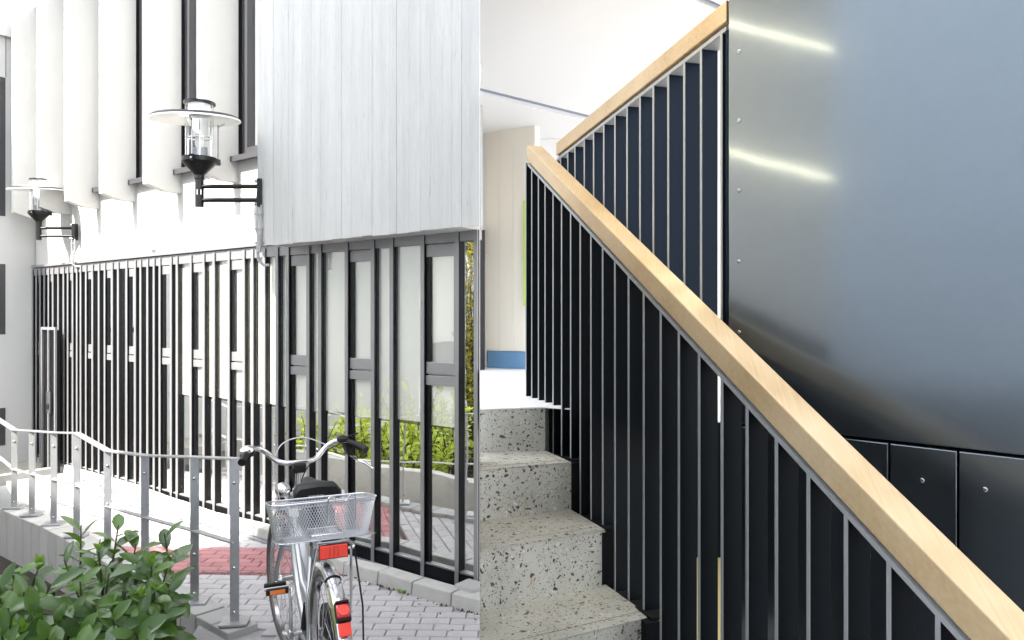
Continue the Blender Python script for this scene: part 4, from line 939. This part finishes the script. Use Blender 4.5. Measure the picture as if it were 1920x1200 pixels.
# riser of the landing and the landing floor
a, b = nose[0]
k = MB(); lb = [a, b, b + V(.03, .14, 0), a + V(0, .14, 0)]
k.hexa([V(p.x, p.y, -.03) for p in lb], [p - V(0, 0, .005) for p in lb]); obj('landing_riser', k, M['terrazzo'], stair)
zl = dz(D[0])
k = MB()
fl = [V(KL * 5.6, 5.6, 0), a, b, V(.30, 2.56, 0), V(.40, 2.30, 0), V(1.55, 2.30, 0), V(2.3, 2.6, 0), V(2.6, 5.6, 0)]
k.hexa([V(p.x, p.y, zl - .004) for p in fl], [V(p.x, p.y, zl) for p in fl])
setting(obj('landing_floor', k, M['hall_floor']))
k = MB(); k.hexa([V(p.x, p.y, zl - .42) for p in fl[3:] + [V(.28, 5.6, 0)]], [V(p.x, p.y, zl - .005) for p in fl[3:] + [V(.28, 5.6, 0)]]); setting(obj('floor_slab', k, M['dark_steel']))
# lower fence plane X = .963 - .3 Y
def fenceY(u, c=.963): return c / ((u - U0) / F + .3)
def fpnt(u, v, c=.963): return at(u, v, fenceY(u, c))
FD = V(-.2873, .9578, 0); FNn = V(.9578, .2873, 0)        # along (away), and outwards to the well
def balustrade(name, label, us, railA, railB, cst, bottom, m_flat, wflat, tb, ext0, ext1, rail_h, rail_w, off):
    o = thing(name, label, 'balustrade', V(fpnt(us[-1], 592, cst).x, fpnt(us[-1], 592, cst).y, 0))
    A, B = fpnt(*railA, cst), fpnt(*railB, cst); dr_ = (B - A)
    def railz(p): t = (p - A).dot(V(dr_.x, dr_.y, 0)) / V(dr_.x, dr_.y, 0).length_squared; return A.z + dr_.z * t
    for u in us:
        p = fpnt(u + 1.5, 592, cst); zt = railz(p) - .006; zb = bottom(u, p)
        k = MB()
        base = [p - FD * tb / 2, p + FD * tb / 2, p + FD * tb / 2 + FNn * wflat, p - FD * tb / 2 + FNn * wflat]
        k.hexa([V(q.x, q.y, zb) for q in base], [V(q.x, q.y, railz(q) - .004) for q in base]); bo = obj('baluster', k, m_flat, o)
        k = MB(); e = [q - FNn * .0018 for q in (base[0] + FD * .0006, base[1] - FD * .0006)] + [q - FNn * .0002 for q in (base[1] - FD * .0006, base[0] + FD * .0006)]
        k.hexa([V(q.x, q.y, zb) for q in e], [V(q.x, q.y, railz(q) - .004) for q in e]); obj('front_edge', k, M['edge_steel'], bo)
    sA = A - dr_ * ext0; sB = B + dr_ * ext1
    mid = FNn * wflat / 2
    k = MB(); k.beam(sA + mid, sB + mid, FNn * (wflat + .004), V(0, 0, .010)); obj('top_bar', k, M['edge_steel'], o)
    k = MB(); k.beam(sA + mid + V(0, 0, .011), sB + mid + V(0, 0, .011), FNn * (wflat * .6), V(0, 0, .012)); obj('spacer', k, M['gap'], o)
    k = MB(); h = V(0, 0, .017 + rail_h / 2); k.beam(sA + mid + h + FNn * off, sB + mid + h + FNn * off, FNn * rail_w, V(0, 0, rail_h)); hr = obj('handrail', k, M['wood'], o, bevel=.003)
    return o, sA, sB, mid, h, hr
low_u = [985, 996, 1008.5, 1021, 1036, 1052, 1069, 1087, 1107, 1129, 1152, 1177.6, 1206, 1238, 1272, 1310, 1353, 1400, 1455, 1515, 1585.5, 1666, 1758, 1862, 1985]
edge_px = [((985, 752), (1030, 763)), ((1025, 848), (1080, 862)), ((1072, 958), (1143, 990)), ((1137, 1098), (1228, 1158))]
def low_bottom(u, p):
    for (ua, va), (ub, vb) in edge_px:
        if u <= ub: return fpnt(u, va + (vb - va) * (u - ua) / (ub - ua)).z + .002
    return .3
lb_, sA, sB, mid, h, hr = balustrade('lower_balustrade', 'near balustrade of black flat bars with pale wooden handrail rising from lower right', low_u, (990, 308), (1800, 1196), .963, low_bottom, M['dark_steel'], .046, .010, 0, .33, .060, .064, .004)
# stepped edge strips that carry the bars
for i, ((ua, va), (ub, vb)) in enumerate(edge_px):
    A, B = fpnt(ua, va), fpnt(ub, vb); k = MB(); k.beam(A + FNn * .019 - V(0, 0, .004), B + FNn * .019 - V(0, 0, .004), FNn * .058, V(0, 0, .008)); obj('edge_strip', k, M['dark_matte'], stair)
    k = MB(); B2 = V(B.x, B.y, 0); nxt = fpnt(*edge_px[i + 1][0]).z if i < 3 else .2
    q = [B2 - FD * .010 - FNn * .03, B2 + FD * .030 - FNn * .03, B2 + FD * .030 + FNn * .012, B2 - FD * .010 + FNn * .012]
    k.hexa([V(p.x, p.y, nxt - .01) for p in q], [V(p.x, p.y, B.z - .009) for p in q]); obj('edge_strip', k, M['dark_matte'], stair)
    A2 = V(A.x, A.y, 0)
    k = MB(); q = [A2 + FNn * .004, B2 + FNn * .004, B2 + FNn * .012, A2 + FNn * .012]; k.hexa([V(p.x, p.y, .1) for p in q], [V(p.x, p.y, z_ - .012) for p, z_ in zip(q, (A.z, B.z, B.z, A.z))]); obj('side_plate', k, M['dark_matte'], stair)
up_u = [1042, 1050, 1063.6, 1077, 1094.5, 1112, 1131, 1152, 1174.7, 1199, 1224, 1252, 1282, 1313.5, 1352]
ub_, uA, uB, umid, uh, uhr = balustrade('upper_balustrade', 'farther balustrade of dark blue flat bars whose wooden handrail climbs to the right', up_u, (1040, 303), (1363, 53), 1.09, lambda u, p: dz(.36), M['upper_steel'], .046, .010, -.02, -.0, .052, .052, 0)
d_ = (uB - uA).normalized(); k = MB(); k.beam(uB + umid + uh + d_ * .0005, uB + umid + uh + d_ * .002, FNn * .050, V(0, 0, .050)); obj('end_grain', k, M['wood_end'], uhr)
# posts closing the upper balustrade
k = MB(); e = uB + FNn * .0; q = [e - FD * .004, e + FD * .006, e + FD * .006 + FNn * .05, e - FD * .004 + FNn * .05]; k.hexa([V(p.x, p.y, dz(.36)) for p in q], [V(p.x, p.y, e.z - .004) for p in q]); obj('end_post', k, M['upper_steel'], ub_)

# metal clad wall: plane X + Y = 2.515
PC = 2.32; PD = V(.7071, -.7071, 0); PN = V(-.7071, -.7071, 0)
def pp(u): k = (u - U0) / F; Y = PC / (1 + k); return V(k * Y, Y, 0)
p0 = pp(1366); ZS = EYE - .260
mw = thing('metal_clad_wall', 'wall of satin blue grey metal cladding beside the upper handrail end', 'wall', p0)
def ps(u): return (pp(u) - p0).dot(PD)
def pf(s_, o_, z): return p0 + PD * s_ + PN * o_ + V(0, 0, z)
k = MB(); k.box(0, 2.3, -.10, -.022, .0, 3.2, pf); obj('core', k, M['dark_steel'], mw)
k = MB(); k.box(0.0, 2.3, -.020, 0, ZS + .003, 3.2, pf); big = obj('cladding_panel', k, M['panel'], mw, bevel=.0015)
cutu = [1366, 1540, 1668, 1797, 1962, 2200]
for i, (a, b) in enumerate(zip(cutu, cutu[1:])):
    k = MB(); k.box(ps(a) + .0015, ps(b) - .0015, -.018, .004, .2, ZS - .003, pf); lp = obj('cladding_panel', k, M['panel'], mw, bevel=.002)
scr = [(1386, 97), (1386, 226), (1386, 357), (1386, 490), (1386, 623), (1730, 900), (1848, 917), (1630, 1042), (1628, 1198), (1386, 760)]
for u, v in scr:
    q = hit(u, v, p0, PN) + PN * (.0045 if v > 800 else .0004); k = MB(); k.lathe([(.0050, 0), (.0050, .0012), (.0036, .0022), (.0018, .0022), (.0016, .0010)], q, 14, PN); obj('screw', k, M['bolt'], mw, smooth=True)

# ceiling, back walls, landing details
zc = EYE + 1.15
cdir = V(1648, 1400, 0).normalized(); cn = V(cdir.y, -cdir.x, 0)           # beams run along cdir
def cp(u, v): return onz(u, v, zc)
c0 = cp(900, 165); c1_ = cp(900, 177)
def along(p, t): return p + cdir * t
def left_at(p):      # slide p along the beam direction to the hall's left boundary
    t = (KL * p.y - p.x) / (cdir.x - KL * cdir.y); return p + cdir * t
def strip(pa, pb, z0, z1, m, name, L=3.2):
    a, b = left_at(pa), left_at(pb); k = MB(); k.hexa([V(p.x, p.y, z0) for p in (a, along(a, L), along(b, L), b)], [V(p.x, p.y, z1) for p in (a, along(a, L), along(b, L), b)]); return k
near = V(KL * 1.2, 1.2, 0)
g1, g2 = cp(1340, 4), cp(1340, 18)
ceil = setting(root('ceiling', (0, 3.5, zc)))
obj('ceiling_panel', strip(near, g1, zc, zc + .05, None, ''), M['hall_white'], ceil)
obj('ceiling_panel', strip(g2, c0, zc, zc + .05, None, ''), M['hall_white'], ceil)
far = V(KL * 5.6, 5.6, 0)
obj('ceiling_panel', strip(c1_, far, zc, zc + .05, None, ''), M['hall_white'], ceil)
obj('ceiling_joint', strip(g1, g2, zc + .02, zc + .05, None, ''), M['trim_grey'], ceil)
obj('ceiling_joint', strip(c0, c1_, zc + .02, zc + .05, None, ''), M['trim_grey'], ceil)
b1, b2 = cp(900, 212), cp(900, 216)
# slanting back wall of cream boards with the blue plinth
W0 = hp(917, 689, D[0]); W1 = hp(985, 692, D[0]); wd_ = (W1 - W0).normalized(); wn_ = V(-wd_.y, wd_.x, 0)
if wn_.dot(V(0, -1, 0)) < 0: wn_ = -wn_
hw = thing('hall_wall', 'cream and white boarded wall behind the landing with a lime green edge', 'wall', V(W0.x, W0.y, zl))
def wf(s_, o_, z): return V(W0.x, W0.y, 0) + wd_ * s_ + wn_ * o_ + V(0, 0, z)
Lw = (W1 - W0).length
def ws(u): r = ray(u, 592); n = Vector((wn_.x, wn_.y, 0)); p = hit(u, 592, V(W0.x, W0.y, 0), n); return (p - V(W0.x, W0.y, 0)).dot(wd_)
zpl = EYE - .218
k = MB(); k.box(ws(900), ws(912), -.02, .0, zl, zc, wf); obj('board', k, M['hall_white'], hw)
k = MB(); k.box(ws(912) + .0012, ws(937), -.02, .002, zpl, zc - .0, wf); obj('board', k, M['hall_cream'], hw)
k = MB(); k.box(ws(937) + .0012, ws(962), -.02, .002, zpl, zc - .0, wf); obj('board', k, M['hall_cream'], hw)
k = MB(); k.box(ws(962) + .0012, ws(1003), -.02, .002, zpl, zc - .0, wf); obj('board', k, M['hall_cream'], hw)
k = MB(); k.box(ws(900), ws(1003), -.06, -.021, zl, zc, wf); obj('backing', k, M['hall_white'], hw)
k = MB(); k.box(ws(983), ws(987.5), .003, .012, EYE + .06, EYE + .70, wf); obj('lime_strip', k, M['hall_green'], hw)
bp_ = thing('blue_plinth', 'low blue plinth at the foot of the cream hall wall', 'plinth', V(W1.x, W1.y, zl))
k = MB(); k.box(ws(917), ws(1002), -.019, .012, zl + .001, zpl - .003, wf); obj('body', k, M['hall_blue'], bp_)
# white wall behind the upper balustrade
k = MB(); k.box(.06, 2.5, 4.85, 4.95, zl, zc - .001); bw = thing('rear_white_wall', 'plain white wall seen in slits between the upper balustrade bars', 'wall', (1, 4.85, zl)); obj('wall', k, M['hall_white'], bw)
# lower storey wall, yellow standing in for warm light, under the landing slab
k = MB(); k.box(.46, 1.5, 2.52, 2.6, -.0, EYE - .78); yw = thing('yellow_wall', 'yellow painted wall under the landing seen in thin slits between bars', 'wall', (1, 2.5, 0)); obj('wall', k, M['yellow'], yw)
# thin sheet added between stair and courtyard, shaping the metal wall's reflection, with two flush light strips on the stair side
pt = thing('partition_screen', 'thin pale metal sheet screen standing edge on between courtyard and stair', 'screen', (KL * 3, 3, 0))
PT0, PT1 = 1.302, 2.45
dirp = V(KL, 1, 0).normalized(); np_ = V(dirp.y, -dirp.x, 0)
def pq(Y, o_, z): return V(KL * Y, Y, 0) + np_ * o_ + V(0, 0, z)
k = MB(); k.hexa([pq(PT0, -.0008, -.0), pq(PT0, 0, -.0), pq(PT1, 0, -.0), pq(PT1, -.0008, -.0)], [pq(PT0, -.0008, EYE + 1.2), pq(PT0, 0, EYE + 1.2), pq(PT1, 0, EYE + 1.2), pq(PT1, -.0008, EYE + 1.2)]); obj('sheet', k, M['partition'], pt)
k = MB(); k.hexa([pq(PT0, 0.0001, 0), pq(PT0, .0003, 0), pq(PT1, .0003, 0), pq(PT1, .0001, 0)], [pq(PT0, .0001, EYE - .10), pq(PT0, .0003, EYE - .10), pq(PT1, .0003, EYE + .45), pq(PT1, .0001, EYE + .45)]); obj('dark_dado', k, M['dark_matte'], pt)  # dark sheet added out of sight so the metal wall mirrors dark below
ck = thing('stair_cheek', 'low dark sheet metal cheek along the left side of the stair', 'stair side', (KL * .8, .8, 0))  # added out of view to darken the lower reflection in the metal wall
k = MB(); k.hexa([pq(.6, -.0003, 0), pq(.6, 0, 0), pq(PT0 - .002, 0, 0), pq(PT0 - .002, -.0003, 0)], [pq(.6, -.0003, EYE - .50), pq(.6, 0, EYE - .50), pq(PT0 - .002, 0, EYE - .15), pq(PT0 - .002, -.0003, EYE - .15)]); obj('sheet', k, M['dark_matte'], ck)
for (ya, za), (yb, zb) in (((1.305, .848), (2.2, 1.09)), ((1.305, .436), (1.75, .553))):
    ls = thing('light_strip', 'upper warm linear light on the stair screen' if za > .6 else 'lower warm linear light on the stair screen', 'lamp', pq(ya, 0, EYE + za))
    k = MB(); k.hexa([pq(ya, .0001, EYE + za - .0035), pq(yb, .0001, EYE + zb - .002), pq(yb, .0003, EYE + zb - .002), pq(ya, .0003, EYE + za - .0035)], [pq(ya, .0001, EYE + za + .0035), pq(yb, .0001, EYE + zb + .002), pq(yb, .0003, EYE + zb + .002), pq(ya, .0003, EYE + za + .0035)]); obj('diffuser', k, M['led'], ls)

# linear fill lamps added out of view to brighten the hall
for i, (x, y, l) in enumerate(((.55, 1.95, .75), (1.15, 2.5, .75), (1.75, 3.5, .9), (1.95, 4.05, .7))):
    cl = thing('ceiling_lamp', 'linear ceiling lamp of the stair hall ' + ('above the steps', 'above the upper balustrade', 'behind the metal clad wall', 'nearest the rear white wall')[i], 'lamp', (x, y, zc))
    p = V(x, y, zc - .03); k = MB(); k.beam(p - cdir * l / 2, p + cdir * l / 2, cn * .09, V(0, 0, .058)); obj('housing', k, M['lamp_white'], cl, bevel=.004)
    p = V(x, y, zc - .064); k = MB(); k.beam(p - cdir * (l / 2 - .02), p + cdir * (l / 2 - .02), cn * .07, V(0, 0, .008)); obj('diffuser', k, M['led'], cl)
